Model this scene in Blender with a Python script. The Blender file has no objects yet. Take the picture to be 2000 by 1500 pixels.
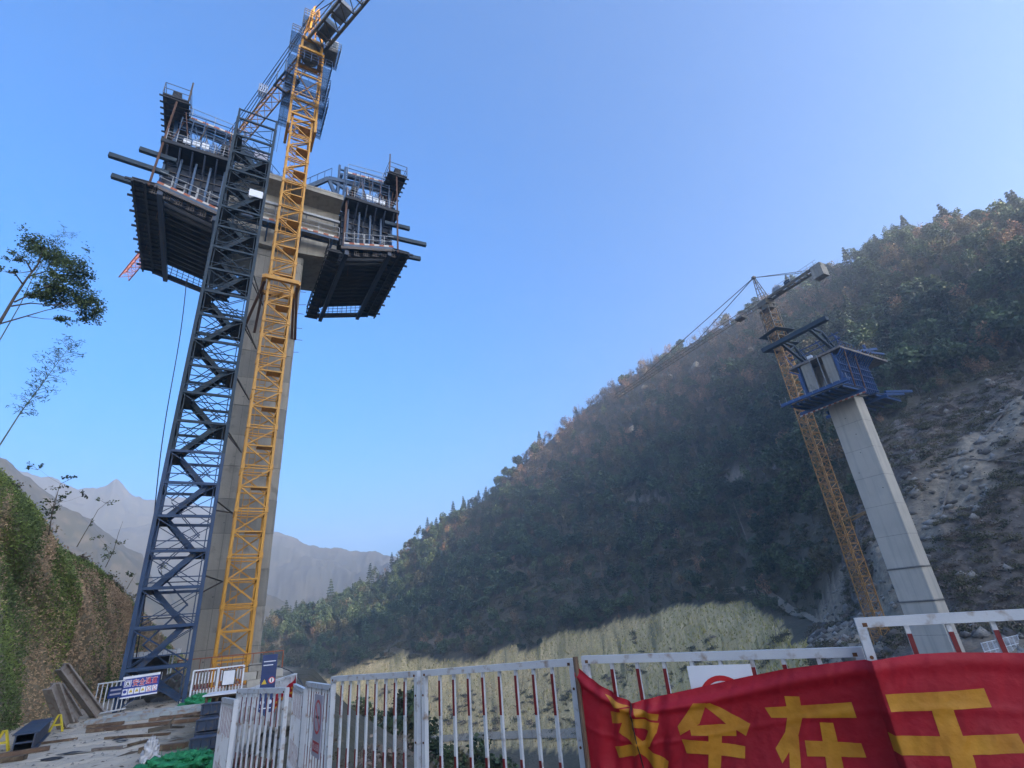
import bpy, bmesh, math, random
import numpy as np
from mathutils import Vector, Matrix
random.seed(7)
RNG = np.random.default_rng(11)
scene = bpy.context.scene
COL = scene.collection

# ---------------------------------------------------------------- camera
PITCH = math.radians(24.8)
ROLL_C, ROLL_S = 0.99593, 0.0901
CAMZ = 2.0
cam_d = bpy.data.cameras.new('camera')
cam_d.sensor_width = 36.0
cam_d.lens = 18.0
cam_d.clip_start = 0.05
cam_d.clip_end = 20000
cam = bpy.data.objects.new('camera', cam_d)
COL.objects.link(cam)
_lr = Vector((1, 0, 0)); _lu = Vector((0, -math.sin(PITCH), math.cos(PITCH))); _fw = Vector((0, math.cos(PITCH), math.sin(PITCH)))
_cr = _lr * ROLL_C - _lu * ROLL_S
_cu = _lr * ROLL_S + _lu * ROLL_C
_m = Matrix((_cr, _cu, -_fw)).transposed().to_4x4()
_m.translation = Vector((0, 0, CAMZ))
cam.matrix_world = _m
scene.camera = cam

# ---------------------------------------------------------------- sky, sun, exposure
SUN_HEAD, SUN_EL = 132.0, 12.5          # compass heading of the sun (0 = +Y, 90 = +X), elevation
world = bpy.data.worlds.new('World')
scene.world = world
world.use_nodes = True
_nt = world.node_tree
_sky = _nt.nodes.new('ShaderNodeTexSky')
_sky.sky_type = 'NISHITA'
_sky.sun_disc = False
_sky.sun_elevation = math.radians(SUN_EL)
_sky.sun_rotation = math.radians(SUN_HEAD)
_sky.altitude = 600
_sky.air_density = 0.8
_sky.dust_density = 10.0
_sky.ozone_density = 4.2
_bg = _nt.nodes['Background']
_hs = _nt.nodes.new('ShaderNodeHueSaturation')          # the camera's colour rendering of the whole sky
_hs.inputs['Saturation'].default_value = 1.28
_hs.inputs['Value'].default_value = 1.0
_nt.links.new(_sky.outputs['Color'], _hs.inputs['Color'])
_nt.links.new(_hs.outputs['Color'], _bg.inputs['Color'])
_bg.inputs['Strength'].default_value = 0.15

sun_d = bpy.data.lights.new('sun', 'SUN')
sun_d.energy = 4.8
sun_d.angle = math.radians(0.5)
sun_d.color = (1.0, 0.82, 0.62)
sun = bpy.data.objects.new('sun', sun_d)
COL.objects.link(sun)
_h, _e = math.radians(SUN_HEAD), math.radians(SUN_EL)
_to = Vector((math.sin(_h) * math.cos(_e), math.cos(_h) * math.cos(_e), math.sin(_e)))
sun.rotation_euler = _to.to_track_quat('Z', 'Y').to_euler()
sun.location = _to * 500

scene.view_settings.view_transform = 'Standard'
scene.view_settings.look = 'None'
scene.view_settings.gamma = 1.0
scene.view_settings.use_curve_mapping = False
scene.view_settings.exposure = 2.03
scene.render.engine = 'CYCLES'
scene.cycles.max_bounces = 6
scene.cycles.diffuse_bounces = 3
scene.cycles.glossy_bounces = 2
scene.cycles.transmission_bounces = 3
scene.cycles.transparent_max_bounces = 8
scene.cycles.volume_bounces = 1
scene.cycles.use_denoising = True

# ---------------------------------------------------------------- frames
BH = math.radians(58.5)                 # heading of the bridge axis
SV = Vector((math.sin(BH), math.cos(BH), 0)); TV = Vector((-math.cos(BH), math.sin(BH), 0))
BRZ = math.pi / 2 - BH
def W(s, t, z=0.0):
    return SV * s + TV * t + Vector((0, 0, z))
def ray(px, py):
    a, b = px - 1000, py - 750
    u = a * ROLL_C - b * ROLL_S; up = -(a * ROLL_S + b * ROLL_C)
    return Vector((u, 1000 * math.cos(PITCH) - up * math.sin(PITCH), 1000 * math.sin(PITCH) + up * math.cos(PITCH))) / 1000
def hd(px, py, d):
    r = ray(px, py); k = d / math.hypot(r.x, r.y)
    return Vector((0, 0, CAMZ)) + r * k
def onz(px, py, z):
    r = ray(px, py)
    return Vector((0, 0, CAMZ)) + r * ((z - CAMZ) / r.z)

# ---------------------------------------------------------------- materials
MATS = {}
def mat(name, c, c2=None, rough=0.8, metal=0.0, scale=3.0, contrast=0.5, bump=0.0, bscale=20.0, coat=0.0, c3=None, s3=40.0, f3=0.35, trans=0.0, streak=None, vary=0.0):
    """principled material: two noise-mixed colours, an optional finer third colour, optional bump and vertical streaks"""
    m = bpy.data.materials.new(name); m.use_nodes = True
    n, l = m.node_tree.nodes, m.node_tree.links
    b = n['Principled BSDF']
    b.inputs['Roughness'].default_value = rough
    b.inputs['Metallic'].default_value = metal
    tc = n.new('ShaderNodeTexCoord')
    vec = tc.outputs['Object']
    if c2 is None:
        c2 = tuple(x * 0.8 for x in c)
    def noise(sc, det=5.0, v=None):
        t = n.new('ShaderNodeTexNoise'); t.inputs['Scale'].default_value = sc; t.inputs['Detail'].default_value = det
        l.new(v or vec, t.inputs['Vector']); return t.outputs['Fac']
    def ramp(fac, lo, hi):
        r = n.new('ShaderNodeMapRange'); r.inputs['From Min'].default_value = lo; r.inputs['From Max'].default_value = hi
        l.new(fac, r.inputs['Value']); return r.outputs['Result']
    def mix(f, a, bb):
        x = n.new('ShaderNodeMix'); x.data_type = 'RGBA'
        if isinstance(f, float): x.inputs[0].default_value = f
        else: l.new(f, x.inputs[0])
        for i, v in ((6, a), (7, bb)):
            if isinstance(v, tuple): x.inputs[i].default_value = (*v, 1)
            else: l.new(v, x.inputs[i])
        return x.outputs[2]
    lo, hi = 0.5 - 0.5 * (1 - contrast) * 0.5 - 0.02, 0.5 + 0.5 * (1 - contrast) * 0.5 + 0.02
    colr = mix(ramp(noise(scale), lo, hi), c, c2)
    if c3 is not None:
        colr = mix(ramp(noise(s3, 8.0), 0.60 - f3 * 0.3, 0.72), colr, c3)
    if streak is not None:
        mp = n.new('ShaderNodeMapping'); mp.inputs['Scale'].default_value = streak[1]
        l.new(vec, mp.inputs['Vector'])
        f = ramp(noise(1.0, 6.0, mp.outputs['Vector']), 0.48, 0.75)
        mul = n.new('ShaderNodeMath'); mul.operation = 'MULTIPLY'; mul.inputs[1].default_value = streak[2]
        l.new(f, mul.inputs[0])
        colr = mix(mul.outputs[0], colr, streak[0])
    if vary > 0:
        g = n.new('ShaderNodeNewGeometry'); oi = n.new('ShaderNodeObjectInfo')
        def mr(f, lo, hi):
            r = n.new('ShaderNodeMapRange'); r.inputs['To Min'].default_value = lo; r.inputs['To Max'].default_value = hi
            l.new(f, r.inputs['Value']); return r.outputs['Result']
        mu = n.new('ShaderNodeMath'); mu.operation = 'MULTIPLY'
        l.new(mr(oi.outputs['Random'], 1 - vary, 1 + vary), mu.inputs[0]); l.new(mr(g.outputs['Random Per Island'], 1 - vary * .7, 1 + vary * .7), mu.inputs[1])
        hs = n.new('ShaderNodeHueSaturation'); l.new(mu.outputs[0], hs.inputs['Value']); l.new(colr, hs.inputs['Color'])
        l.new(mr(oi.outputs['Random'], .5 + vary * .06, .5 - vary * .06), hs.inputs['Hue'])
        colr = hs.outputs['Color']
    l.new(colr, b.inputs['Base Color'])
    if coat: b.inputs['Coat Weight'].default_value = coat
    if bump > 0:
        bp = n.new('ShaderNodeBump'); bp.inputs['Strength'].default_value = bump; bp.inputs['Distance'].default_value = 0.05
        l.new(noise(bscale, 8.0), bp.inputs['Height']); l.new(bp.outputs['Normal'], b.inputs['Normal'])
    if trans > 0:
        tr = n.new('ShaderNodeBsdfTranslucent'); l.new(colr, tr.inputs['Color'])
        ms = n.new('ShaderNodeMixShader'); ms.inputs[0].default_value = trans
        l.new(b.outputs[0], ms.inputs[1]); l.new(tr.outputs[0], ms.inputs[2]); l.new(ms.outputs[0], n['Material Output'].inputs['Surface'])
    MATS[name] = m
    return m

mat('concrete', (0.36, 0.335, 0.285), (0.27, 0.25, 0.215), 0.9, scale=0.35, contrast=0.3, bump=0.25, bscale=6, c3=(0.19, 0.18, 0.16), s3=1.2, f3=0.10, streak=((0.16, 0.155, 0.14), (2.6, 2.6, 0.06), 0.5))
mat('concrete_pale', (0.5, 0.465, 0.4), (0.41, 0.385, 0.335), 0.9, scale=0.3, contrast=0.3, bump=0.2, bscale=6, streak=((0.22, 0.22, 0.21), (1.6, 1.6, 0.10), 0.5))
mat('concrete_dark', (0.14, 0.14, 0.135), (0.09, 0.09, 0.09), 0.9, scale=1.0)
mat('crane_yellow', (0.62, 0.30, 0.025), (0.52, 0.24, 0.02), 0.5, scale=2.0, c3=(0.22, 0.10, 0.03), s3=9, f3=0.25)
mat('crane_orange', (0.46, 0.24, 0.05), (0.33, 0.165, 0.035), 0.55, scale=2.0, c3=(0.17, 0.08, 0.03), s3=7, f3=0.4)
mat('jib_sunlit', (0.62, 0.20, 0.08), (0.5, 0.16, 0.07), 0.55, scale=2.0)  # low sun on the jib end, put into the base colour as orange-red
mat('crane_dark', (0.16, 0.13, 0.08), (0.10, 0.085, 0.06), 0.6, scale=2.0)
mat('blue_steel', (0.022, 0.082, 0.18), (0.014, 0.052, 0.125), 0.45, scale=2.5, c3=(0.05, 0.05, 0.05), s3=8, f3=0.25)
mat('girder_grey', (0.27, 0.24, 0.215), (0.20, 0.175, 0.16), 0.8, scale=2, c3=(0.15, 0.10, 0.07), s3=6, f3=0.3)
mat('tower_blue', (0.008, 0.046, 0.125), (0.006, 0.032, 0.09), 0.6, scale=2.5, c3=(0.05, 0.05, 0.05), s3=8, f3=0.25)
mat('blue_bright', (0.018, 0.075, 0.22), (0.012, 0.05, 0.15), 0.45, scale=2.0, c3=(0.03, 0.035, 0.05), s3=6, f3=0.2)
mat('teal_steel', (0.011, 0.038, 0.064), (0.008, 0.025, 0.044), 0.7, scale=2.5, c3=(0.05, 0.045, 0.04), s3=8, f3=0.3)
mat('form_blue', (0.030, 0.052, 0.100), (0.018, 0.034, 0.066), 0.6, scale=1.2, c3=(0.10, 0.08, 0.06), s3=7, f3=0.3)
mat('concrete_b', (0.275, 0.262, 0.23), (0.215, 0.205, 0.18), 0.9, scale=0.5, contrast=0.3, bump=0.25, bscale=6, c3=(0.17, 0.16, 0.145), s3=1.4, f3=0.12, streak=((0.15, 0.145, 0.13), (2.6, 2.6, 0.06), 0.6))
mat('navy_form', (0.009, 0.032, 0.080), (0.006, 0.020, 0.048), 0.5, scale=1.2, c3=(0.05, 0.045, 0.04), s3=6, f3=0.25)
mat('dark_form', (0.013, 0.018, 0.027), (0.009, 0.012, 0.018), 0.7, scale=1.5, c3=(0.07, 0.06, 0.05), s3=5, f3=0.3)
mat('galvanised', (0.32, 0.33, 0.34), (0.22, 0.23, 0.24), 0.5, 0.3, scale=3)
mat('rust_steel', (0.14, 0.065, 0.035), (0.09, 0.045, 0.03), 0.8, scale=4, c3=(0.05, 0.03, 0.025), s3=14, f3=0.4)
mat('old_steel', (0.12, 0.108, 0.1), (0.08, 0.072, 0.068), 0.7, scale=2, c3=(0.16, 0.09, 0.05), s3=6, f3=0.35)
mat('stripe_white', (0.62, 0.58, 0.52), (0.5, 0.46, 0.42), 0.7)
mat('stripe_red', (0.42, 0.12, 0.06), (0.34, 0.10, 0.05), 0.7)
mat('white_paint', (0.56, 0.58, 0.60), (0.47, 0.49, 0.52), 0.4, scale=3.0, contrast=0.3, c3=(0.26, 0.19, 0.14), s3=11, f3=0.10, bump=0.05, bscale=60)
mat('rust_spot', (0.16, 0.07, 0.03), (0.08, 0.04, 0.02), 0.9, scale=30)
mat('red_paint', (0.20, 0.012, 0.014), (0.14, 0.008, 0.011), 0.5, scale=5)
mat('black_steel', (0.02, 0.02, 0.022), (0.03, 0.028, 0.026), 0.6)
mat('cable', (0.035, 0.035, 0.04), (0.02, 0.02, 0.024), 0.7)
mat('timber', (0.125, 0.08, 0.048), (0.08, 0.052, 0.034), 0.85, scale=2.5, c3=(0.20, 0.155, 0.105), s3=7, f3=0.25, bump=0.3, bscale=25, vary=0.18)
mat('timber_grey', (0.26, 0.23, 0.20), (0.18, 0.155, 0.135), 0.85, scale=2.0, c3=(0.12, 0.09, 0.07), s3=6, f3=0.3, bump=0.3, bscale=25)
mat('sign_blue', (0.02, 0.045, 0.30), (0.018, 0.04, 0.27), 0.4)
mat('sign_navy', (0.012, 0.035, 0.14), (0.010, 0.03, 0.11), 0.4)
mat('sign_white', (0.74, 0.76, 0.80), (0.68, 0.70, 0.74), 0.4)
mat('sign_grey', (0.42, 0.40, 0.46), (0.36, 0.35, 0.40), 0.45)
mat('sign_red', (0.55, 0.02, 0.025), (0.48, 0.018, 0.02), 0.4)
mat('sign_yellow', (0.60, 0.42, 0.03), (0.52, 0.36, 0.025), 0.4)
mat('sign_black', (0.015, 0.015, 0.015), None, 0.5)
mat('banner_red', (0.46, 0.008, 0.024), (0.3, 0.004, 0.014), 0.62, scale=2.2, contrast=0.2, trans=0.22, bump=0.28, bscale=9)
mat('banner_gold', (0.62, 0.29, 0.020), (0.44, 0.17, 0.012), 0.6, scale=5.0, contrast=0.1, trans=0.15, bump=0.28, bscale=9)
mat('net_green', (0.02, 0.26, 0.10), (0.014, 0.19, 0.07), 0.7, scale=8, bump=0.5, bscale=30)
mat('yellow_paint', (0.62, 0.50, 0.04), (0.5, 0.38, 0.03), 0.5)
mat('orange_rail', (0.32, 0.09, 0.035), (0.24, 0.07, 0.03), 0.7, scale=4, c3=(0.12, 0.06, 0.03), s3=10, f3=0.3)
mat('sack_white', (0.55, 0.55, 0.56), (0.45, 0.45, 0.46), 0.8, bump=0.3, bscale=30)
mat('glass_dark', (0.10, 0.12, 0.12), (0.06, 0.075, 0.075), 0.15)
mat('stone', (0.30, 0.28, 0.245), (0.20, 0.185, 0.165), 0.9, scale=1.5, bump=0.6, bscale=5, c3=(0.12, 0.11, 0.10), s3=5, f3=0.3)
mat('bark', (0.10, 0.085, 0.065), (0.065, 0.055, 0.042), 0.9, scale=6, bump=0.3, bscale=30)
mat('bark_pale', (0.22, 0.19, 0.155), (0.14, 0.12, 0.10), 0.9, scale=3)
mat('bamboo_culm', (0.12, 0.13, 0.06), (0.09, 0.10, 0.05), 0.6, scale=4)
mat('leaf_dark', (0.075, 0.115, 0.042), (0.04, 0.068, 0.028), 0.6, scale=0.5, contrast=0.6, trans=0.2, vary=0.45)
mat('leaf_mid', (0.07, 0.105, 0.036), (0.044, 0.07, 0.027), 0.6, scale=0.8, trans=0.25, vary=0.35)
mat('leaf_pine', (0.042, 0.070, 0.036), (0.030, 0.048, 0.026), 0.7, scale=0.5, trans=0.1, vary=0.35)
mat('leaf_olive', (0.12, 0.118, 0.05), (0.078, 0.074, 0.035), 0.7, scale=0.5, trans=0.2, vary=0.35)
mat('leaf_brown', (0.285, 0.185, 0.090), (0.175, 0.115, 0.060), 0.8, scale=0.5, trans=0.2, vary=0.4)
mat('twig_grey', (0.209, 0.163, 0.121), (0.135, 0.106, 0.083), 0.9, scale=0.5, vary=0.35)
mat('ivy_green', (0.165, 0.235, 0.055), (0.085, 0.135, 0.036), 0.55, scale=0.35, contrast=0.6, trans=0.3, vary=0.45)
mat('ivy_dead', (0.44, 0.34, 0.19), (0.29, 0.215, 0.12), 0.85, scale=0.5, trans=0.2, vary=0.4)
mat('straw', (0.82, 0.58, 0.27), (0.64, 0.44, 0.2), 0.9, scale=0.05, contrast=0.3, trans=0.2, vary=0.4)
mat('straw_green', (0.62, 0.48, 0.15), (0.48, 0.37, 0.12), 0.9, scale=0.05, trans=0.2, vary=0.4)

# ---------------------------------------------------------------- mesh helpers
class MB:
    """collects boxes, bars, tubes and faces and links them as ONE mesh object"""
    def __init__(self):
        self.v = []; self.f = []; self.mi = []; self.m = 0
    def add(self, vs, fs):
        o = len(self.v); self.v.extend([tuple(p) for p in vs])
        for f in fs:
            self.f.append(tuple(i + o for i in f)); self.mi.append(self.m)
        return self
    def box(self, c, s, rz=0.0):
        x, y, z = s[0] / 2, s[1] / 2, s[2] / 2; c = Vector(c); cs, sn = math.cos(rz), math.sin(rz)
        vs = []
        for dz in (-z, z):
            for dx, dy in ((-x, -y), (x, -y), (x, y), (-x, y)):
                vs.append((c.x + dx * cs - dy * sn, c.y + dx * sn + dy * cs, c.z + dz))
        return self.add(vs, BOXF)
    def b2(self, x0, x1, y0, y1, z0, z1):
        return self.box(((x0 + x1) / 2, (y0 + y1) / 2, (z0 + z1) / 2), (x1 - x0, y1 - y0, z1 - z0))
    def bar(self, p, q, w, h=None):
        h = h or w; a, b = frame(p, q); p, q = Vector(p), Vector(q)
        vs = []
        for e in (p, q):
            for i, j in ((-1, -1), (1, -1), (1, 1), (-1, 1)):
                vs.append(e + a * (i * w / 2) + b * (j * h / 2))
        return self.add(vs, BOXF)
    def tube(self, p, q, r, r2=None, n=6):
        r2 = r if r2 is None else r2; a, b = frame(p, q); p, q = Vector(p), Vector(q)
        vs = []
        for e, rr in ((p, r), (q, r2)):
            for i in range(n):
                t = 2 * math.pi * i / n
                vs.append(e + a * (math.cos(t) * rr) + b * (math.sin(t) * rr))
        fs = [(i, (i + 1) % n, n + (i + 1) % n, n + i) for i in range(n)]
        fs += [tuple(range(n - 1, -1, -1)), tuple(range(n, 2 * n))]
        return self.add(vs, fs)
    def path(self, pts, r, n=6, r_end=None):
        k = len(pts) - 1
        for i in range(k):
            ra = r if r_end is None else r + (r_end - r) * i / k
            rb = r if r_end is None else r + (r_end - r) * (i + 1) / k
            self.tube(pts[i], pts[i + 1], ra, rb, n)
        return self
    def quad(self, a, b, c, d):
        return self.add([a, b, c, d], [(0, 1, 2, 3)])
    def mesh(self, name, mats):
        me = bpy.data.meshes.new(name)
        me.from_pydata([tuple(p) for p in self.v], [], self.f)
        for m in (mats if isinstance(mats, (list, tuple)) else [mats]):
            me.materials.append(MATS[m] if isinstance(m, str) else m)
        if any(self.mi): me.polygons.foreach_set('material_index', self.mi)
        me.update(); return me
    def build(self, name, mats, parent=None, loc=None, rz=0.0, smooth=False):
        me = self.mesh(name, mats)
        if smooth: me.polygons.foreach_set('use_smooth', [True] * len(me.polygons))
        return link(name, me, parent, loc, rz)
BOXF = [(3, 2, 1, 0), (4, 5, 6, 7), (0, 1, 5, 4), (1, 2, 6, 5), (2, 3, 7, 6), (3, 0, 4, 7)]
def frame(p, q):
    d = Vector(q) - Vector(p)
    if d.length < 1e-9: d = Vector((0, 0, 1))
    d.normalize()
    up = Vector((0, 0, 1)) if abs(d.z) < 0.98 else Vector((0, 1, 0))
    a = d.cross(up).normalized(); b = a.cross(d).normalized()
    return a, b
def link(name, data, parent=None, loc=None, rz=0.0):
    o = bpy.data.objects.new(name, data); COL.objects.link(o)
    if loc is not None: o.location = loc
    o.rotation_euler.z = rz
    if parent is not None: o.parent = parent
    return o
def tag(o, label, cat, group=None, kind=None):
    if label: o['label'] = label
    if cat: o['category'] = cat
    if group: o['group'] = group
    if kind: o['kind'] = kind
    return o
def thing(name, label, cat, loc=(0, 0, 0), rz=0.0, group=None):
    return tag(link(name, None, None, loc, rz), label, cat, group)
def struct(o):
    o['kind'] = 'structure'; return o
_UNIT = {}
def unit(m, shape):
    k = (m, shape)
    if k not in _UNIT:
        b = MB()
        if shape == 'box': b.box((0, 0, 0), (1, 1, 1))
        else: b.tube((0, 0, -0.5), (0, 0, 0.5), 0.5, n=8)
        _UNIT[k] = b.mesh('unit_' + shape, m)
    return _UNIT[k]
def piece(name, parent, m, p, q, w, h=None, shape='box'):
    """one bar as an object of its own, sharing a unit mesh with all alike bars"""
    p, q = Vector(p), Vector(q); a, b = frame(p, q); d = q - p
    o = bpy.data.objects.new(name, unit(m, shape)); COL.objects.link(o)
    h = h or w
    M = Matrix(((a * w).to_4d(), (b * h).to_4d(), d.to_4d(), (0, 0, 0, 1))).transposed()
    M.translation = (p + q) / 2
    for i in range(3): M[3][i] = 0
    M[3][3] = 1
    o.parent = parent; o.matrix_basis = M
    return o
def block(name, parent, m, x0, x1, y0, y1, z0, z1):
    o = bpy.data.objects.new(name, unit(m, 'box')); COL.objects.link(o)
    o.parent = parent; o.location = ((x0 + x1) / 2, (y0 + y1) / 2, (z0 + z1) / 2); o.scale = (x1 - x0, y1 - y0, z1 - z0)
    return o

# value noise
_PERM = np.random.default_rng(3).random((512, 512))
def vnoise(x, y):
    xi = np.floor(x).astype(int); yi = np.floor(y).astype(int); fx = x - xi; fy = y - yi
    fx = fx * fx * (3 - 2 * fx); fy = fy * fy * (3 - 2 * fy)
    g = lambda a, b: _PERM[a % 512, b % 512]
    return (g(xi, yi) * (1 - fx) + g(xi + 1, yi) * fx) * (1 - fy) + (g(xi, yi + 1) * (1 - fx) + g(xi + 1, yi + 1) * fx) * fy
def fbm(x, y, oct=4):
    s = 0; a = 0.5; t = 0
    for i in range(oct):
        s = s + a * vnoise(x * 2 ** i + 17.3 * i, y * 2 ** i - 9.1 * i); t += a; a *= 0.5
    return s / t - 0.5
# ================================================================ terrain
PAD = np.array([(14, -40), (7, 0), (4.2, 2.3), (2.2, 4.0), (0.4, 5.05), (-2.3, 7.45), (-3.2, 9.2), (-4.4, 10.3), (-5.4, 12.6), (-7.0, 15.4), (-9.6, 19), (-11.6, 24), (-13.4, 30), (-15.0, 37), (-18, 45), (-24, 54), (-34, 64), (-60, 70)], float)
def pad_dist(x, y):
    best = np.full(x.shape, 1e9); sgn = np.ones(x.shape)
    for (ax, ay), (bx, by) in zip(PAD[:-1], PAD[1:]):
        dx, dy = bx - ax, by - ay
        t = np.clip(((x - ax) * dx + (y - ay) * dy) / (dx * dx + dy * dy), 0, 1)
        qx, qy = ax + t * dx - x, ay + t * dy - y
        d = np.hypot(qx, qy)
        side = dx * (y - ay) - dy * (x - ax)
        upd = d < best - 1e-9
        best = np.where(upd, d, best); sgn = np.where(upd, np.where(side < 0, 1.0, -1.0), sgn)
    return best * sgn                      # > 0 on the valley side
_TH = np.array([-34, -30, -26, -22, -15.5, -10.8, -4.5, 1.8, 7.7, 15.8, 20.9, 26.4, 32.2, 37.4, 41.3, 44, 47, 52, 60, 75, 95, 115, 135, 160], float)
_RR = np.array([420, 420, 425, 435, 440, 450, 460, 460, 450, 430, 410, 390, 375, 360, 350, 345, 340, 330, 320, 300, 290, 300, 330, 380], float)
_RT = np.array([-.07, -.02, .015, .035, .080, .155, .206, .305, .372, .452, .475, .498, .520, .522, .528, .530, .512, .475, .43, .42, .45, .46, .40, .12], float)
_RG = np.array([400, 395, 385, 375, 350, 330, 310, 290, 270, 235, 215, 170, 128, 118, 116, 116, 116, 112, 112, 122, 142, 182, 232, 300], float)
_TG = np.array([-.07, -.045, -.036, -.028, -.036, -.037, -.028, -.018, .0, .016, .006, -.045, -.07, -.078, -.078, -.078, -.078, -.07, -.05, -.05, -.05, -.05, -.06, -.07], float)
_RF = np.array([340, 335, 325, 315, 290, 270, 250, 230, 205, 165, 140, 96, 84, 80, 78, 78, 78, 76, 76, 80, 90, 120, 160, 230], float)
_ZF = np.array([-50, -50, -49, -47, -44, -41, -39, -37, -33, -27, -22, -10, -7.5, -7.5, -7.5, -7.5, -7.5, -7.5, -7, -6, -10, -16, -26, -36], float)
def height(x, y, fine=True):
    r = np.hypot(x, y); th = np.degrees(np.arctan2(x, y))
    rr = np.interp(th, _TH, _RR); zr = 2 + rr * np.interp(th, _TH, _RT)
    rg = np.interp(th, _TH, _RG); zg = 2 + rg * np.interp(th, _TH, _TG)
    rf = np.interp(th, _TH, _RF); zf = np.interp(th, _TH, _ZF)
    u = np.clip((r - rg) / (rr - rg), 0, 1)
    n1 = fbm(x / 70 + 5, y / 70 + 3, 5); n2 = fbm(x / 14, y / 14, 4)
    hill = zg + (zr - zg) * (u ** 0.93) + (n1 * 34 + (0.25 - np.abs(fbm(x / 34 + 2, y / 34 + 6, 4))) * 16) * np.sin(np.pi * np.clip(u, 0, 1)) ** 0.8
    hill = hill - np.maximum(r - rr, 0) * 0.55
    v = np.clip((r - rf) / np.maximum(rg - rf, 1), 0, 1)
    bank = zf + (zg - zf) * v
    floor = zf - np.clip((rf - r) * 0.45, 0, 16)
    z = np.where(r > rg, hill, np.where(r > rf, bank, floor))
    edge = np.clip((np.abs(th - 63) - 97) / 8, 0, 1)          # the hill ends left of -34 and right of 160 degrees
    z = z * (1 - edge) + edge * np.minimum(z, -44)
    z = z + n2 * np.where(r > rf + 4, 2.2, 0.8) * np.clip((r - 60) / 60, 0, 1)
    cl_ = np.clip((th - 24) / 6, 0, 1) * np.clip((60 - th) / 4, 0, 1) * np.clip((r - 96) / 14, 0, 1) * np.clip((300 - r) / 60, 0, 1)
    z = z + cl_ * ((1 - 2 * np.abs(fbm(x / 17 + 3, y / 17 + 8, 5))) * 7.5 - 4.6 + (1 - 2 * np.abs(fbm(x / 5.5 + 1, y / 5.5 + 2, 4))) * 2.2 - 1.3)
    d = pad_dist(x, y)
    pz = 0.42 * np.exp(-(r / 11.0) ** 2)
    drop = pz - np.clip(d - 0.5, 0, 1e9) * 0.80 + n2 * np.clip(d - 0.3, 0, 3) * 0.9
    drop = np.where(d < 0.5, pz + (fbm(x / 2.2, y / 2.2, 3) * 0.016 if fine else 0), drop)
    z = np.maximum(z, drop)
    far = np.clip((r - 700) / 150, 0, 1)
    return z * (1 - far) + far * -52
_a = np.concatenate([np.concatenate([np.arange(-62, 24, 0.4), np.arange(24, 58, 0.22), np.arange(58, 72, .5)]), np.arange(72, 298, 3.0)])
_r = np.concatenate([[0.3, 1.0], np.geomspace(2.0, 60, 62), np.geomspace(62.5, 560, 190), np.geomspace(590, 2300, 16)])
_A, _R = np.meshgrid(np.radians(_a), _r, indexing='ij')
_X, _Y = _R * np.sin(_A), _R * np.cos(_A); _Z = height(_X, _Y)
na, nr = _X.shape
_V = np.stack([_X, _Y, _Z], -1).reshape(-1, 3)
_idx = np.arange(na * nr).reshape(na, nr)
_q = np.stack([_idx, np.roll(_idx, -1, 0)], 0)
_F = np.stack([_q[0][:, :-1], _q[0][:, 1:], _q[1][:, 1:], _q[1][:, :-1]], -1).reshape(-1, 4)
def grid_mesh(name, V, F, m, smooth=True):
    me = bpy.data.meshes.new(name)
    me.vertices.add(len(V)); me.vertices.foreach_set('co', np.asarray(V, np.float32).ravel())
    F = np.asarray(F); k = F.shape[1]
    me.loops.add(F.size); me.loops.foreach_set('vertex_index', F.astype(np.int32).ravel())
    me.polygons.add(len(F)); me.polygons.foreach_set('loop_start', np.arange(0, F.size, k, dtype=np.int32))
    me.materials.append(MATS[m] if isinstance(m, str) else m)
    me.update(calc_edges=True); me.validate()
    me.polygons.foreach_set('use_smooth', [smooth] * len(me.polygons))
    return me
def fattr(me, name, vals):
    at = me.attributes.new(name, 'FLOAT', 'POINT'); at.data.foreach_set('value', np.asarray(vals, np.float32).ravel())
CLEAR_T = lambda th: np.interp(th, [25, 30, 35, 40, 44, 47, 60], [-.06, 0.05, .2276, .2639, .266, .267, .30])
def zones(x, y, z):
    r = np.hypot(x, y); th = np.degrees(np.arctan2(x, y)); tn = (z - 2) / np.maximum(r, 1)
    rg = np.interp(th, _TH, _RG); rf = np.interp(th, _TH, _RF)
    n = fbm(x / 30, y / 30, 4)
    d = pad_dist(x, y)
    pad = np.clip((-0.7 - d + n * 3) / 1.6, 0, 1) * (r < 140)
    edge = rg + n * 34 - 4
    grass = ((r < edge) & (r > rf - 8) & (th < 24 + n * 8)).astype(float)
    clear = ((th > 25) & (tn < CLEAR_T(th) + n * 0.03) & (r > 60)).astype(float)
    pale_rock = clear * np.clip(fbm(x / 16 + 40, y / 16, 5) * 5.0 + 0.22 - (tn * 1.9), 0, 1)  # share of bare pale rock on the cleared slope
    led = (th > 11) & (th < 31) & (np.abs(tn - np.interp(th, [12.1, 16.5, 20.8, 25.9, 30], [.1805, .1917, .2005, .2099, .2054]) + n * .02) < .007 + .006 * np.sin(th * 1.7)) & (r > 110)
    led |= (th > -11.5) & (th < -2.5) & (np.abs(tn - np.interp(th, [-10.9, -7.4, -3.3], [-.0205, -.0177, -.0132]) + n * .01) < .0035)
    clear = np.maximum(clear, led.astype(float)); pale_rock = np.maximum(pale_rock, led * .6)
    return pad, grass, clear, pale_rock
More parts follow.
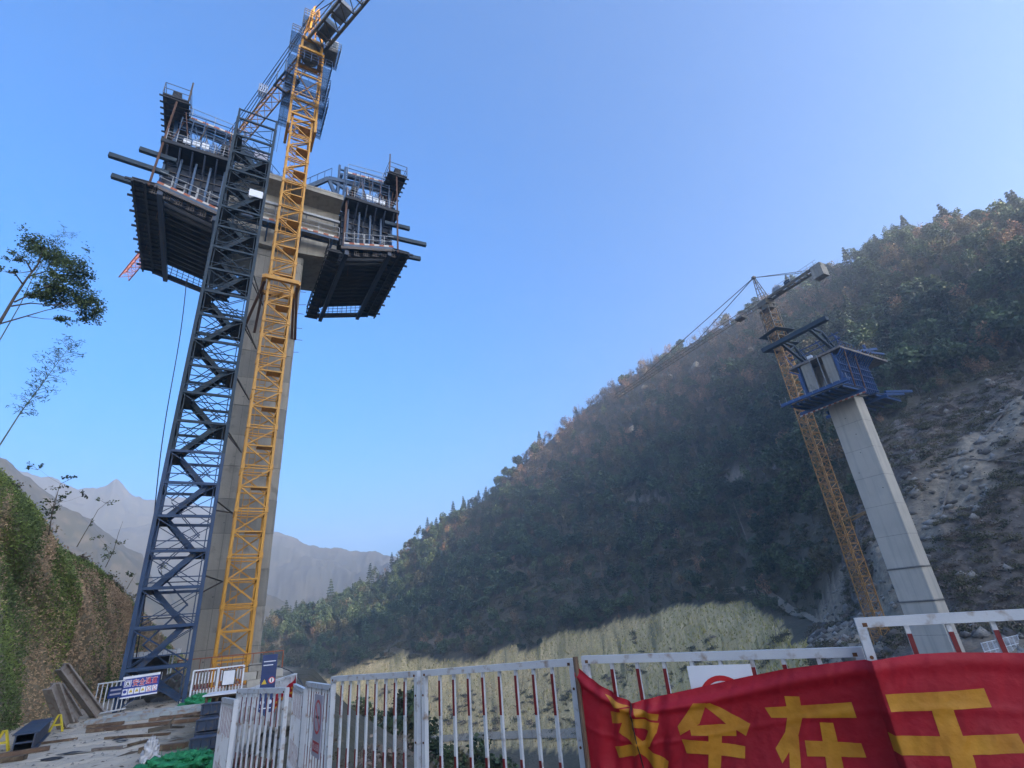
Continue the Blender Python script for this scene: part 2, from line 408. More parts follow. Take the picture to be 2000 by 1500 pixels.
# ground material: forest floor, straw grass, cleared earth, pale rock, concrete pad by zone
def ground_material():
    m = bpy.data.materials.new('ground'); m.use_nodes = True
    n, l = m.node_tree.nodes, m.node_tree.links; b = n['Principled BSDF']; b.inputs['Roughness'].default_value = 0.95
    tc = n.new('ShaderNodeTexCoord')
    def noise(sc, det=6.0, vec=None):
        t = n.new('ShaderNodeTexNoise'); t.inputs['Scale'].default_value = sc; t.inputs['Detail'].default_value = det
        l.new(vec or tc.outputs['Object'], t.inputs['Vector']); return t.outputs['Fac']
    def rng(f, lo, hi):
        r = n.new('ShaderNodeMapRange'); r.inputs[1].default_value = lo; r.inputs[2].default_value = hi; l.new(f, r.inputs[0]); return r.outputs[0]
    def mix(f, a, c):
        x = n.new('ShaderNodeMix'); x.data_type = 'RGBA'; l.new(f, x.inputs[0])
        for i, v in ((6, a), (7, c)):
            if isinstance(v, tuple): x.inputs[i].default_value = (*v, 1)
            else: l.new(v, x.inputs[i])
        return x.outputs[2]
    def att(nm):
        a = n.new('ShaderNodeAttribute'); a.attribute_name = nm; return a.outputs['Fac']
    n1 = rng(noise(0.12), .35, .65); n2 = rng(noise(0.9, 9), .38, .64); n3 = rng(noise(5.0, 8), .35, .7)
    forest = mix(n1, (0.060, 0.056, 0.030), (0.100, 0.080, 0.050))
    grass = mix(n1, (0.80, 0.58, 0.29), (0.60, 0.46, 0.18)); grass = mix(n2, grass, (0.52, 0.38, 0.19))
    earth = mix(n1, (0.105, 0.085, 0.070), (0.055, 0.046, 0.040)); earth = mix(n2, earth, (0.15, 0.125, 0.10))
    rock = mix(n2, (0.38, 0.31, 0.215), (0.13, 0.108, 0.082)); rock = mix(n3, rock, (0.24, 0.195, 0.14))
    padc = mix(rng(noise(0.35, 6), .3, .7), (0.52, 0.445, 0.345), (0.43, 0.365, 0.28)); padc = mix(rng(noise(1.3, 9), .56, .80), padc, (0.34, 0.285, 0.22)); padc = mix(rng(noise(9.0, 9), .60, .78), padc, (0.38, 0.31, 0.24))
    cx = n.new('ShaderNodeCombineXYZ'); l.new(att('pol_a'), cx.inputs[0]); l.new(att('pol_r'), cx.inputs[1])
    st1 = rng(noise(1.0, 6.0, cx.outputs[0]), .36, .66)
    grass = mix(st1, grass, (0.42, 0.31, 0.14)); st2 = rng(noise(0.55, 7.0, cx.outputs[0]), .52, .68); grass = mix(st2, grass, (0.20, 0.165, 0.075))
    c = mix(att('m_grass'), forest, grass); c = mix(att('m_clear'), c, earth); c = mix(att('m_rock'), c, rock); c = mix(att('m_pad'), c, padc)
    l.new(c, b.inputs['Base Color'])
    bp = n.new('ShaderNodeBump'); bp.inputs['Strength'].default_value = 0.5; bp.inputs['Distance'].default_value = 0.3
    l.new(n2, bp.inputs['Height']); l.new(bp.outputs['Normal'], b.inputs['Normal'])
    return m
GM = ground_material()
_me = grid_mesh('ground', _V, _F, GM)
_p, _g, _c, _k = zones(_V[:, 0], _V[:, 1], _V[:, 2])
fattr(_me, 'pol_a', np.degrees(np.arctan2(_V[:, 0], _V[:, 1])) * 2.6); fattr(_me, 'pol_r', np.hypot(_V[:, 0], _V[:, 1]) * .05)
fattr(_me, 'm_pad', _p); fattr(_me, 'm_grass', _g); fattr(_me, 'm_clear', _c); fattr(_me, 'm_rock', _k)
struct(link('ground', _me))

# far mountains ------------------------------------------------------------
mat('mountain_far', (0.030, 0.033, 0.032), (0.044, 0.043, 0.038), 0.95, scale=0.012, contrast=0.45, c3=(0.075, 0.070, 0.060), s3=0.035, f3=0.12, bump=1.0, bscale=0.05)
mat('mountain_mid', (0.040, 0.038, 0.028), (0.026, 0.030, 0.023), 0.95, scale=0.03, contrast=0.5, c3=(0.075, 0.064, 0.048), s3=0.09, f3=0.35, bump=1.0, bscale=0.25)
def mountain(name, prof, dist, depth, base, m, rough_amp, ang_step=0.18):
    th0, th1 = prof[0][0], prof[-1][0]
    a = np.arange(th0, th1 + 1e-6, ang_step); u = np.linspace(-1, 1, 61)
    tn = np.interp(a, [p[0] for p in prof], [p[1] for p in prof])
    A, U = np.meshgrid(np.radians(a), u, indexing='ij')
    R = dist + depth * U + 0.12 * depth * np.sin(A * 9)
    top = (2 + dist * tn)[:, None]
    fade = np.clip(np.minimum(a - th0, th1 - a) / 4.0, 0, 1)[:, None]; fade = fade * fade * (3 - 2 * fade); top = base + (top - base) * fade
    X, Y = R * np.sin(A), R * np.cos(A)
    prof_u = np.clip(1 - np.abs(U) ** 1.15, 0, 1)
    ridge = 1 - 2 * np.abs(fbm(X / (depth * .45), Y / (depth * .45), 6))
    Z = base + (top - base) * prof_u + (ridge - 0.8) * rough_amp * 1.7 * np.clip((1 - prof_u) * 5, 0.10, 1) * np.clip(prof_u * 4, 0, 1) + fbm(X / 26, Y / 26, 4) * rough_amp * .42
    n0, n1 = X.shape; idx = np.arange(n0 * n1).reshape(n0, n1)
    F = np.stack([idx[:-1, :-1], idx[:-1, 1:], idx[1:, 1:], idx[1:, :-1]], -1).reshape(-1, 4)
    return struct(link(name, grid_mesh(name, np.stack([X, Y, Z], -1).reshape(-1, 3), F, m)))
mountain('mountain', [(-80, .20), (-60, .24), (-50, .25), (-44.8, .2453), (-42, .2330), (-40.6, .2369), (-40.0, .246), (-39.5, .2550), (-38.9, .246), (-38, .2323), (-36.4, .2298), (-34.5, .2401), (-31.3, .2209), (-25.6, .175), (-21, .15)], 1500, 520, -60, 'mountain_far', 60, .12)
mountain('mountain', [(-44, .16), (-40, .17), (-34, .20), (-28, .195), (-25.6, .1825), (-22.7, .1596), (-19.7, .1446), (-17.6, .136), (-14.5, .1225), (-10, .10), (0, .08), (14, .05)], 1250, 420, -60, 'mountain_far', 50, .12)
mountain('mountain', [(-70, .34), (-55, .30), (-47, .262), (-44.7, .235), (-42.7, .2050), (-40.4, .1890), (-38.3, .160), (-36.3, .1380), (-35.1, .1000), (-32, .05), (-28, .0)], 620, 230, -60, 'mountain_mid', 34, .12)
mountain('mountain', [(-38, .06), (-33, .09), (-29, .092), (-26.1, .0770), (-24, .0600), (-22.5, .0310), (-20, .0), (-17, -.03)], 700, 160, -60, 'mountain_mid', 22, .10)

# left bank beside the pad ---------------------------------------------------
_foot = np.array([(-3, -26), (-8, -8), (-12.6, 5), (-16.0, 14.0), (-17.6, 18.9), (-19.6, 22.4), (-20.6, 26), (-23.2, 32), (-27, 40), (-31, 49), (-35, 59)], float)
def _pol(th, r): a = math.radians(th); return (r * math.sin(a), r * math.cos(a))
_crest = np.array([(*_pol(-150, 22), 11), (*_pol(-110, 17), 11), (*_pol(-70, 19.5), 11), (*_pol(-54, 24), 9.9), (*_pol(-47.5, 28), 9.2), (*_pol(-44.5, 31), 8.4), (*_pol(-42.8, 32.5), 7.0), (*_pol(-39.4, 37.5), 6.6), (*_pol(-37.0, 43), 5.6), (*_pol(-35.2, 51), 4.3), (*_pol(-33.6, 62), 2.6)], float)
_NJ, _NI = 150, 56
_k = np.linspace(0, len(_foot) - 1, _NJ); _kk = np.arange(len(_foot))
_fx = np.stack([np.interp(_k, _kk, _foot[:, 0]), np.interp(_k, _kk, _foot[:, 1]), np.full(_NJ, -0.15)], -1)
_cx = np.stack([np.interp(_k, _kk, _crest[:, i]) for i in range(3)], -1)
def bank_point(j, i):
    """j along the foot (0.._NJ-1), i 0..1 foot to crest, 1..2 back over the plateau"""
    w = np.clip(i, 0, 1)[..., None]; f = _fx[j]; c = _cx[j]
    p = f + (c - f) * w
    bul = np.sin(np.pi * w[..., 0]); p[..., 2] += bul * 0.16 * (c[..., 2] - f[..., 2])
    out = (c - f)[..., :2]; out = out / np.linalg.norm(out, axis=-1, keepdims=True)
    b = np.clip(i - 1, 0, 1)
    p[..., :2] += out * (b * 26)[..., None]; p[..., 2] += b * 2.5
    n = fbm(p[..., 0] / 3.2 + 9, p[..., 1] / 3.2 + p[..., 2] / 3, 4)
    p[..., :2] += out * (n * 2.6 * bul)[..., None]; p[..., 2] += n * 1.5 * np.clip(bul + b * 2 + .05, 0, 1)
    return p
_J, _I = np.meshgrid(np.arange(_NJ), np.concatenate([np.linspace(0, 1, 40), np.linspace(1.05, 2, 16)]), indexing='ij')
_BP = bank_point(_J, _I.astype(float))
_idx = np.arange(_BP.shape[0] * _BP.shape[1]).reshape(_BP.shape[:2])
_F = np.stack([_idx[:-1, :-1], _idx[:-1, 1:], _idx[1:, 1:], _idx[1:, :-1]], -1).reshape(-1, 4)
mat('bank_soil', (0.27, 0.22, 0.135), (0.17, 0.145, 0.085), 0.95, scale=0.5, contrast=0.4, c3=(0.34, 0.29, 0.20), s3=2.5, f3=0.4, bump=0.8, bscale=3)
BANK = struct(link('hillside', grid_mesh('hillside', _BP.reshape(-1, 3), _F, 'bank_soil')))
# ================================================================ vegetation
def leaf_quads(P, size, nrm_bias=None, aspect=0.7, rng=RNG, droop=0.0):
    """small bent leaf faces at points P; returns verts, quads"""
    n = len(P); size = np.broadcast_to(size, (n,))
    d = rng.normal(size=(n, 3)); d[:, 2] = d[:, 2] * 0.5 - droop
    d /= np.linalg.norm(d, axis=1, keepdims=True)
    e = rng.normal(size=(n, 3))
    if nrm_bias is not None: e = np.cross(d, nrm_bias + e * 0.5)
    e -= d * (e * d).sum(1, keepdims=True); e /= np.linalg.norm(e, axis=1, keepdims=True) + 1e-9
    a = d * (size / 2)[:, None]; b = e * (size * aspect / 2)[:, None]
    V = np.stack([P - a, P - a * 0.1 + b, P + a, P - a * 0.1 - b], 1).reshape(-1, 3)
    F = np.arange(4 * n).reshape(-1, 4)
    return V, F
def lumps(n, rx, rz, zc, rng, k=9, lump=0.45):
    """points in an uneven crown: k lumps spread through an ellipsoid, denser at their shells"""
    c = rng.normal(size=(k, 3)); c /= np.linalg.norm(c, axis=1, keepdims=True)
    c *= (rng.random((k, 1)) ** 0.4) * 0.75
    i = rng.integers(0, k, n); q = rng.normal(size=(n, 3)); q /= np.linalg.norm(q, axis=1, keepdims=True)
    q *= (0.55 + 0.5 * rng.random((n, 1)))
    s = lump * (0.7 + 0.6 * rng.random(k))
    p = c[i] + q * s[i][:, None]
    return p * np.array([rx, rx, rz]) + np.array([0, 0, zc])
def arr_mb(V, F, m=0):
    return (V, F, m)
def soup(name, parts, mats):
    """several (V, F, material index) arrays as one mesh"""
    Vs, Fs, Ms, o = [], [], [], 0
    me = bpy.data.meshes.new(name)
    loops, starts, tot, mi = [], [], 0, []
    for V, F, m in parts:
        F = np.asarray(F); Vs.append(np.asarray(V, float))
        loops.append((F + o).ravel()); k = F.shape[1]
        starts.append(tot + np.arange(0, F.size, k)); tot += F.size; mi.append(np.full(len(F), m)); o += len(V)
    V = np.concatenate(Vs); L = np.concatenate(loops); S = np.concatenate(starts); Mi = np.concatenate(mi)
    me.vertices.add(len(V)); me.vertices.foreach_set('co', V.astype(np.float32).ravel())
    me.loops.add(len(L)); me.loops.foreach_set('vertex_index', L.astype(np.int32))
    me.polygons.add(len(S)); me.polygons.foreach_set('loop_start', S.astype(np.int32))
    for m in mats: me.materials.append(MATS[m])
    me.polygons.foreach_set('material_index', Mi.astype(np.int32))
    me.update(calc_edges=True)
    return me
def tube_arr(segs, n=4):
    b = MB()
    for p, q, r, r2 in segs: b.tube(p, q, r, r2, n)
    V = np.array(b.v); F4 = np.array([f for f in b.f if len(f) == 4][:])
    return V, F4
def limb_segs(h, spread, rng, k=7, r0=0.14, start=0.35, twigs=0, lean=(0, 0)):
    segs = []; L = Vector((lean[0], lean[1], 0))
    pts = [Vector((0, 0, 0)) + L * (t * h) + Vector((rng.normal() * .02 * h * t, rng.normal() * .02 * h * t, t * h)) for t in (0, .3, .6, .85, 1.0)]
    rr = [r0, r0 * .8, r0 * .55, r0 * .3, r0 * .08]
    for i in range(4): segs.append((pts[i], pts[i + 1], rr[i], rr[i + 1]))
    for i in range(k):
        t = start + (1 - start) * (i + rng.random() * .6) / k
        j = min(3, int(t * 4)); base = pts[0].lerp(pts[-1], t)
        for w in range(4):
            ta, tb = (0, .3, .6, .85, 1.0)[w], (0, .3, .6, .85, 1.0)[w + 1]
            if ta <= t <= tb: base = pts[w].lerp(pts[w + 1], (t - ta) / (tb - ta))
        a = i * 2.4 + rng.random(); l = spread * (1.1 - .6 * t) * (.7 + .5 * rng.random())
        tip = base + Vector((math.cos(a) * l, math.sin(a) * l, l * (.45 + .4 * rng.random())))
        mid = base.lerp(tip, .5) + Vector((0, 0, -.06 * l))
        r = r0 * .38 * (1.1 - .6 * t)
        segs += [(base, mid, r, r * .6), (mid, tip, r * .6, r * .15)]
        for q in range(twigs):
            f = .35 + .6 * rng.random(); b0 = mid.lerp(tip, f * .9) if f > .5 else base.lerp(mid, f * 2)
            d = Vector(rng.normal(size=3)).normalized(); d.z = abs(d.z) * .8 + .25
            segs.append((b0, b0 + d * l * (.3 + .3 * rng.random()), r * .3, r * .06))
    return segs
def make_tree_mesh(kind, seed):
    rng = np.random.default_rng(seed); parts = []
    if kind == 'broad':
        h = 9; segs = limb_segs(h * .8, 2.2, rng, 6, .16)
        parts = [(*tube_arr(segs), 0)]
        P = lumps(900, 3.7, 3.5, 5.8, rng, 9, .40); parts.append((*leaf_quads(P, 0.55 + .45 * rng.random(len(P)), rng=rng), 1))
        return parts, ['bark', 'leaf_dark']
    if kind == 'olive':
        h = 8; parts = [(*tube_arr(limb_segs(h * .85, 2.2, rng, 8, .13, .3, 2)), 0)]
        P = lumps(700, 3.1, 3.2, 5.2, rng, 12, .42); parts.append((*leaf_quads(P, 0.5 + .35 * rng.random(len(P)), rng=rng), 1))
        return parts, ['bark_pale', 'leaf_olive']
    if kind == 'conifer':
        h = 12; parts = [(*tube_arr([(Vector((0, 0, 0)), Vector((0, 0, h)), .17, .03)]), 0)]
        n = 700; t = rng.random(n) ** .8; z = 2 + t * (h - 1.6); tier = np.round(z / 1.05) * 1.05 * .6 + z * .4
        a = rng.random(n) * 6.283; rr = (1 - t) * 2.6 * (.45 + .6 * rng.random(n)) + .15
        rr *= 1 + .25 * np.sin(a * 3 + z)
        P = np.stack([np.cos(a) * rr, np.sin(a) * rr, tier - rr * .18], -1)
        parts.append((*leaf_quads(P, 0.55 + .45 * rng.random(n), rng=rng, aspect=.5), 1))
        return parts, ['bark', 'leaf_pine']
    if kind == 'brown':
        h = 8; parts = [(*tube_arr(limb_segs(h, 2.3, rng, 10, .11, .3, 4), 3), 0)]
        P = lumps(260, 2.3, 3.0, 5.4, rng, 11, .5); parts.append((*leaf_quads(P, 0.38 + .3 * rng.random(len(P)), rng=rng), 1))
        return parts, ['twig_grey', 'leaf_brown']
    if kind == 'bare':
        h = 9; parts = [(*tube_arr(limb_segs(h, 2.6, rng, 13, .13, .28, 7), 3), 0)]
        return parts, ['twig_grey']
    if kind == 'slender':
        h = 11; parts = [(*tube_arr(limb_segs(h, 1.2, rng, 9, .10, .45, 2), 3), 0)]
        P = lumps(260, 1.6, 3.2, 8.2, rng, 8, .5); parts.append((*leaf_quads(P, 0.42 + .3 * rng.random(len(P)), rng=rng), 1))
        return parts, ['bark_pale', 'leaf_dark']
    if kind == 'brush':
        n = 170; P = rng.normal(size=(n, 3)) * np.array([.9, .9, .4]); P[:, 2] = np.abs(P[:, 2])
        segs = []
        for i in range(9):
            a = rng.random() * 6.28; segs.append((Vector((0, 0, 0)), Vector((math.cos(a) * 1.1, math.sin(a) * 1.1, .5 + rng.random())), .05, .015))
        return [(*tube_arr(segs, 3), 0), (*leaf_quads(P, .25 + .3 * rng.random(n), rng=rng), 1)], ['twig_grey', 'leaf_olive' if seed % 2 else 'twig_grey']
# prototypes live in a collection that the forest's geometry nodes scatter
PROTO = bpy.data.collections.new('forest_kinds')
def scatter(name, label, P, kinds, kidx, scl, tilt=0.06, sink=0.3):
    """one 'stuff' object: its points carry kind, scale and turn, geometry nodes place the plants"""
    coll = bpy.data.collections.new(name + '_kinds')
    order = []
    for i, (k, seed) in enumerate(kinds):
        parts, mats = make_tree_mesh(k, seed)
        o = bpy.data.objects.new('%02d_%s_plant' % (i, k), soup(k + '_plant', parts, mats)); coll.objects.link(o); order.append(o.name)
    me = bpy.data.meshes.new(name); n = len(P)
    P = np.array(P, float); P[:, 2] -= sink
    me.vertices.add(n); me.vertices.foreach_set('co', P.astype(np.float32).ravel())
    a = me.attributes.new('kind', 'INT', 'POINT'); a.data.foreach_set('value', np.asarray(kidx, np.int32))
    fattr(me, 'scl', scl)
    r = me.attributes.new('rot', 'FLOAT_VECTOR', 'POINT')
    rot = np.stack([RNG.normal(size=n) * tilt, RNG.normal(size=n) * tilt, RNG.random(n) * 6.283], -1)
    r.data.foreach_set('vector', rot.astype(np.float32).ravel())
    o = link(name, me); o['kind'] = 'stuff'; o['label'] = label
    ng = bpy.data.node_groups.new(name, 'GeometryNodeTree')
    ng.interface.new_socket('Geometry', in_out='INPUT', socket_type='NodeSocketGeometry')
    ng.interface.new_socket('Geometry', in_out='OUTPUT', socket_type='NodeSocketGeometry')
    N, L = ng.nodes, ng.links
    gi, go = N.new('NodeGroupInput'), N.new('NodeGroupOutput')
    ci = N.new('GeometryNodeCollectionInfo'); ci.inputs['Collection'].default_value = coll
    ci.inputs['Separate Children'].default_value = True; ci.inputs['Reset Children'].default_value = True
    ip = N.new('GeometryNodeInstanceOnPoints'); ip.inputs['Pick Instance'].default_value = True
    def named(t, nm):
        x = N.new('GeometryNodeInputNamedAttribute'); x.data_type = t; x.inputs['Name'].default_value = nm
        return x.outputs['Attribute']
    mp = N.new('GeometryNodeMeshToPoints')
    L.new(gi.outputs[0], mp.inputs['Mesh']); L.new(mp.outputs[0], ip.inputs['Points'])
    L.new(ci.outputs[0], ip.inputs['Instance']); L.new(named('INT', 'kind'), ip.inputs['Instance Index'])
    L.new(named('FLOAT_VECTOR', 'rot'), ip.inputs['Rotation']); L.new(named('FLOAT', 'scl'), ip.inputs['Scale'])
    L.new(ip.outputs[0], go.inputs[0])
    md = o.modifiers.new('scatter', 'NODES'); md.node_group = ng
    return o
def sample_polar(n, th0, th1, r0, r1, rng):
    th = np.radians(rng.uniform(th0, th1, n)); r = np.sqrt(rng.uniform(r0 ** 2, r1 ** 2, n))
    return r * np.sin(th), r * np.cos(th)
rng = np.random.default_rng(5)
x, y = sample_polar(80000, -31, 62, 105, 475, rng)
z = height(x, y); r = np.hypot(x, y); th = np.degrees(np.arctan2(x, y))
pd, gr, cl, rk = zones(x, y, z)
rr_ = np.interp(th, _TH, _RR); rg_ = np.interp(th, _TH, _RG)
n1 = fbm(x / 30, y / 30, 4)
keep = (gr < .5) & (cl < .5) & (r < rr_ + 14) & (r > rg_ + n1 * 30 - 6) & ~((th > 23) & (r < rg_))
# thin the far side of the ridge and keep a minimum spacing through a coarse grid
x, y, z, r, th = x[keep], y[keep], z[keep], r[keep], th[keep]
cell = {}
sel = []
for i in range(len(x)):
    k = (int(x[i] // 3.9), int(y[i] // 3.9))
    if cell.get(k, 0) < 1:
        cell[k] = 1; sel.append(i)
sel = np.array(sel); x, y, z, r, th = x[sel], y[sel], z[sel], r[sel], th[sel]
u = np.clip((r - np.interp(th, _TH, _RG)) / (np.interp(th, _TH, _RR) - np.interp(th, _TH, _RG)), 0, 1)
nz = fbm(x / 45 + 31, y / 45 + 7, 3) * 2; q = rng.random(len(x))
browny = np.clip(0.10 + 0.95 * np.clip((u - .42) / .30, 0, 1) * np.clip(1 - (th - 24) / 22, .35, 1) * np.clip((th + 6) / 10, 0.25, 1) + nz * .35, 0.04, .95)
kind = np.where(q < browny, np.where(rng.random(len(x)) < .62, 6 + rng.integers(0, 3, len(x)), 9 + rng.integers(0, 2, len(x))),
       np.where(rng.random(len(x)) < .50, rng.integers(0, 3, len(x)), np.where(rng.random(len(x)) < .22, 3, np.where(rng.random(len(x)) < .5, 4 + rng.integers(0, 2, len(x)), 11))))
scl = (.45 + 1.25 * rng.random(len(x)) ** 2.0) * np.where(u < .12, .8, 1.05)
FK = [('broad', 1), ('broad', 2), ('broad', 3), ('conifer', 4), ('olive', 5), ('olive', 6), ('brown', 7), ('brown', 8), ('brown', 9), ('bare', 10), ('bare', 11), ('slender', 12)]
scatter('forest', 'mixed evergreen and bare brown forest covering the steep hillside behind the second pier', np.stack([x, y, z], -1), FK, kind, scl)
# understorey
x, y = sample_polar(18000, -31, 58, 110, 450, rng); z = height(x, y); r = np.hypot(x, y); th = np.degrees(np.arctan2(x, y)); pd, gr, cl, rk = zones(x, y, z)
k = (gr < .5) & (cl < .5) & (r > np.interp(th, _TH, _RG) - 4) & (r < np.interp(th, _TH, _RR) + 4); x, y, z = x[k], y[k], z[k]
scatter('undergrowth', 'dense undergrowth between the trees of the hillside forest', np.stack([x, y, z], -1), [('brush', 41), ('brush', 43), ('brush', 45)], rng.integers(0, 3, len(x)), rng.uniform(.7, 1.6, len(x)), .2, .1)
# brush on the cleared slope
x, y = sample_polar(16000, 24, 58, 84, 300, rng); z = height(x, y); pd, gr, cl, rk = zones(x, y, z)
k = (cl > .5) & (rk < .62) & (np.hypot(x - 56.2, y - 82.5) > 9); x, y, z = x[k], y[k], z[k]
scatter('brush', 'low dry brush and cut branches on the cleared earth slope', np.stack([x, y, z], -1), [('brush', 21), ('brush', 22), ('brush', 23)], rng.integers(0, 3, len(x)), rng.uniform(.3, .95, len(x)), .25, .1)
def rock_soup(n, rg):
    x, y = sample_polar(n, 24, 56, 84, 290, rg); z = height(x, y); pd, gr, cl, rk = zones(x, y, z)
    k = (cl > .5) & (rg.random(n) < .25 + rk) & (np.hypot(x - 56.2, y - 82.5) > 6); x, y, z = x[k], y[k], z[k]; m = len(x)
    D = np.array([(1, 0, 0), (0, 1, 0), (-1, 0, 0), (0, -1, 0), (0, 0, 1), (0, 0, -1)], float)
    sz = .25 + 1.3 * rg.random(m) ** 3
    V = (D[None] * (sz[:, None, None] * rg.uniform(.5, 1.3, (m, 6, 1))) + rg.normal(size=(m, 6, 3)) * .12 * sz[:, None, None]) * np.array([1, 1, .7]) + np.stack([x, y, z], -1)[:, None, :]
    f = np.array([(0, 1, 4), (1, 2, 4), (2, 3, 4), (3, 0, 4), (1, 0, 5), (2, 1, 5), (3, 2, 5), (0, 3, 5)])
    F = (f[None] + (np.arange(m) * 6)[:, None, None]).reshape(-1, 3); mi = np.repeat(rg.random(m) < .6, 8)
    return soup('loose_rocks', [(V.reshape(-1, 3), F[mi], 0), (np.zeros((0, 3)), F[~mi] - m * 6, 1)], ['stone', 'stone_dark'])
mat('stone_dark', (0.12, 0.105, 0.09), (0.075, 0.066, 0.058), 0.95, scale=1.0)
o = link('loose_rocks', rock_soup(15000, rng)); o['kind'] = 'stuff'; o['label'] = 'loose grey rocks scattered over the cleared slope behind the far pier'
# valley-side shrubs below the fence
x, y = sample_polar(12000, -32, 50, 6, 190, rng); z = height(x, y); d = pad_dist(x, y)
th = np.degrees(np.arctan2(x, y)); r = np.hypot(x, y)
k = (d > 1.3) & ((z + .9 * np.clip(r / 40, .4, 1) - 2) / r < -.12) & (r < np.interp(th, _TH, _RF) - 6) & (fbm(x / 12, y / 12, 3) > -.06) & (np.hypot(x - 56.2, y - 82.5) > 11); x, y, z, r = x[k], y[k], z[k], r[k]
scatter('valley_scrub', 'scrub and small trees on the slope falling away below the railings', np.stack([x, y, z], -1), [('brush', 21), ('brush', 24), ('olive', 25), ('broad', 26), ('bare', 27)],
        np.where((rng.random(len(x)) < .72) | ((z + 5 - 2) / r > -.10) | (r < 60), rng.integers(0, 2, len(x)), rng.integers(2, 5, len(x))), rng.uniform(.35, .8, len(x)) * np.clip(r / 40, .4, 1), .12, .1)
# straw grass on the cut slope below the forest
x, y = sample_polar(100000, -30, 34, 120, 400, rng); z = height(x, y); pd, gr, cl, rk = zones(x, y, z)
k = gr > .5; x, y, z = x[k], y[k], z[k]
gcol = fbm(x / 26 + 60, y / 26, 4) + np.degrees(np.arctan2(x, y)) * .006
n = len(x); hgt = rng.uniform(.25, 1.2, n); a = rng.random(n) * 6.283; w = rng.uniform(.12, .35, n)
ln = rng.normal(size=(n, 2)) * .35
b0 = np.stack([x - np.cos(a) * w, y - np.sin(a) * w, z - .1], -1); b1 = np.stack([x + np.cos(a) * w, y + np.sin(a) * w, z - .1], -1)
tp = np.stack([x + ln[:, 0], y + ln[:, 1], z + hgt], -1)
V = np.stack([b0, b1, tp], 1).reshape(-1, 3); F = np.arange(3 * n).reshape(-1, 3)
gi = (gcol + rng.normal(size=n) * .05 > .04)
me = soup('dry_grass', [(V, F[~gi], 0), (V[:0], F[:0], 0)] if not gi.any() else [(V, F[~gi], 0), (np.zeros((0, 3)), F[gi] - len(V), 1)], ['straw', 'straw_green'])
o = link('dry_grass', me); o['kind'] = 'stuff'; o['label'] = 'tall straw coloured grass on the cut slope below the forest'

# scrub patches on the straw slope
x, y = sample_polar(7000, -28, 30, 120, 380, rng); z = height(x, y); pd, gr, cl, rk = zones(x, y, z); r = np.hypot(x, y); th = np.degrees(np.arctan2(x, y))
v = (r - np.interp(th, _TH, _RF)) / np.maximum(np.interp(th, _TH, _RG) - np.interp(th, _TH, _RF), 1)
k = (gr > .5) & (fbm(x / 17 + 4, y / 17, 3) + .22 * (.45 - v) > .08); x, y, z = x[k], y[k], z[k]
scatter('slope_scrub', 'patches of dark scrub on the straw coloured cut slope', np.stack([x, y, z], -1), [('brush', 51), ('brush', 52), ('brush', 53), ('bare', 54)], np.where(rng.random(len(x)) < .94, rng.integers(0, 3, len(x)), 3), rng.uniform(.4, 1.2, len(x)), .2, .1)
# ivy and dead leaves on the left bank
n = 320000
j = rng.integers(0, _NJ, n * 2); j = j[(j > 45)][:n]; n = len(j); i = np.where(rng.random(n) < .86, rng.random(n), 1 + rng.random(n) * .12)
P = bank_point(j, i) + rng.normal(size=(n, 3)) * np.array([.09, .09, .06])
jj = j / _NJ
band = fbm(P[:, 0] / 1.7 + P[:, 1] / 1.1, P[:, 2] / 7, 4) * 2.2 + fbm(P[:, 0] / 5, P[:, 1] / 5 + P[:, 2] / 9, 3) * 1.6
th = np.degrees(np.arctan2(P[:, 0], P[:, 1]))
green = (band + .30 - np.clip((th + 43.0) / 4, -.2, 1.0) * .62 + np.where(i > .9, .6, 0) + rng.normal(size=n) * .20) > 0.14
keepd = green | (rng.random(n) < .36)
out = np.tile(np.array([[.75, -.45, .5]]), (n, 1))
rr_c = np.linalg.norm(P[:, :2], axis=1)
sz = rng.uniform(.045, .115, n) * np.clip(rr_c / 26, .7, 1.7)
parts = []
for msk, mi in ((green & (rng.random(n) < .8), 0), (green, 2), (~green & keepd, 1)):
    if mi == 2: msk = msk & (np.arange(n) % 4 == 0)
    Vv, Ff = leaf_quads(P[msk], sz[msk], out[msk], .5, rng, .5); parts.append((Vv, Ff, mi))
me = soup('creeper_leaves', parts, ['ivy_green', 'ivy_dead', 'leaf_mid'])
o = link('creeper_leaves', me); o['kind'] = 'stuff'; o['label'] = 'green creeper and dead leaves covering the steep bank beside the site'
# brushy weeds on the crest of the bank
n = 420
j = rng.integers(48, _NJ, n); i = 1 + rng.random(n) * .35; P = bank_point(j, i)
scatter('bank_shrubs', 'low shrubs and weeds along the crest of the creeper covered bank', P, [('brush', 31), ('brush', 32)], rng.integers(0, 2, n), rng.uniform(.10, .34, n), .2, .05)
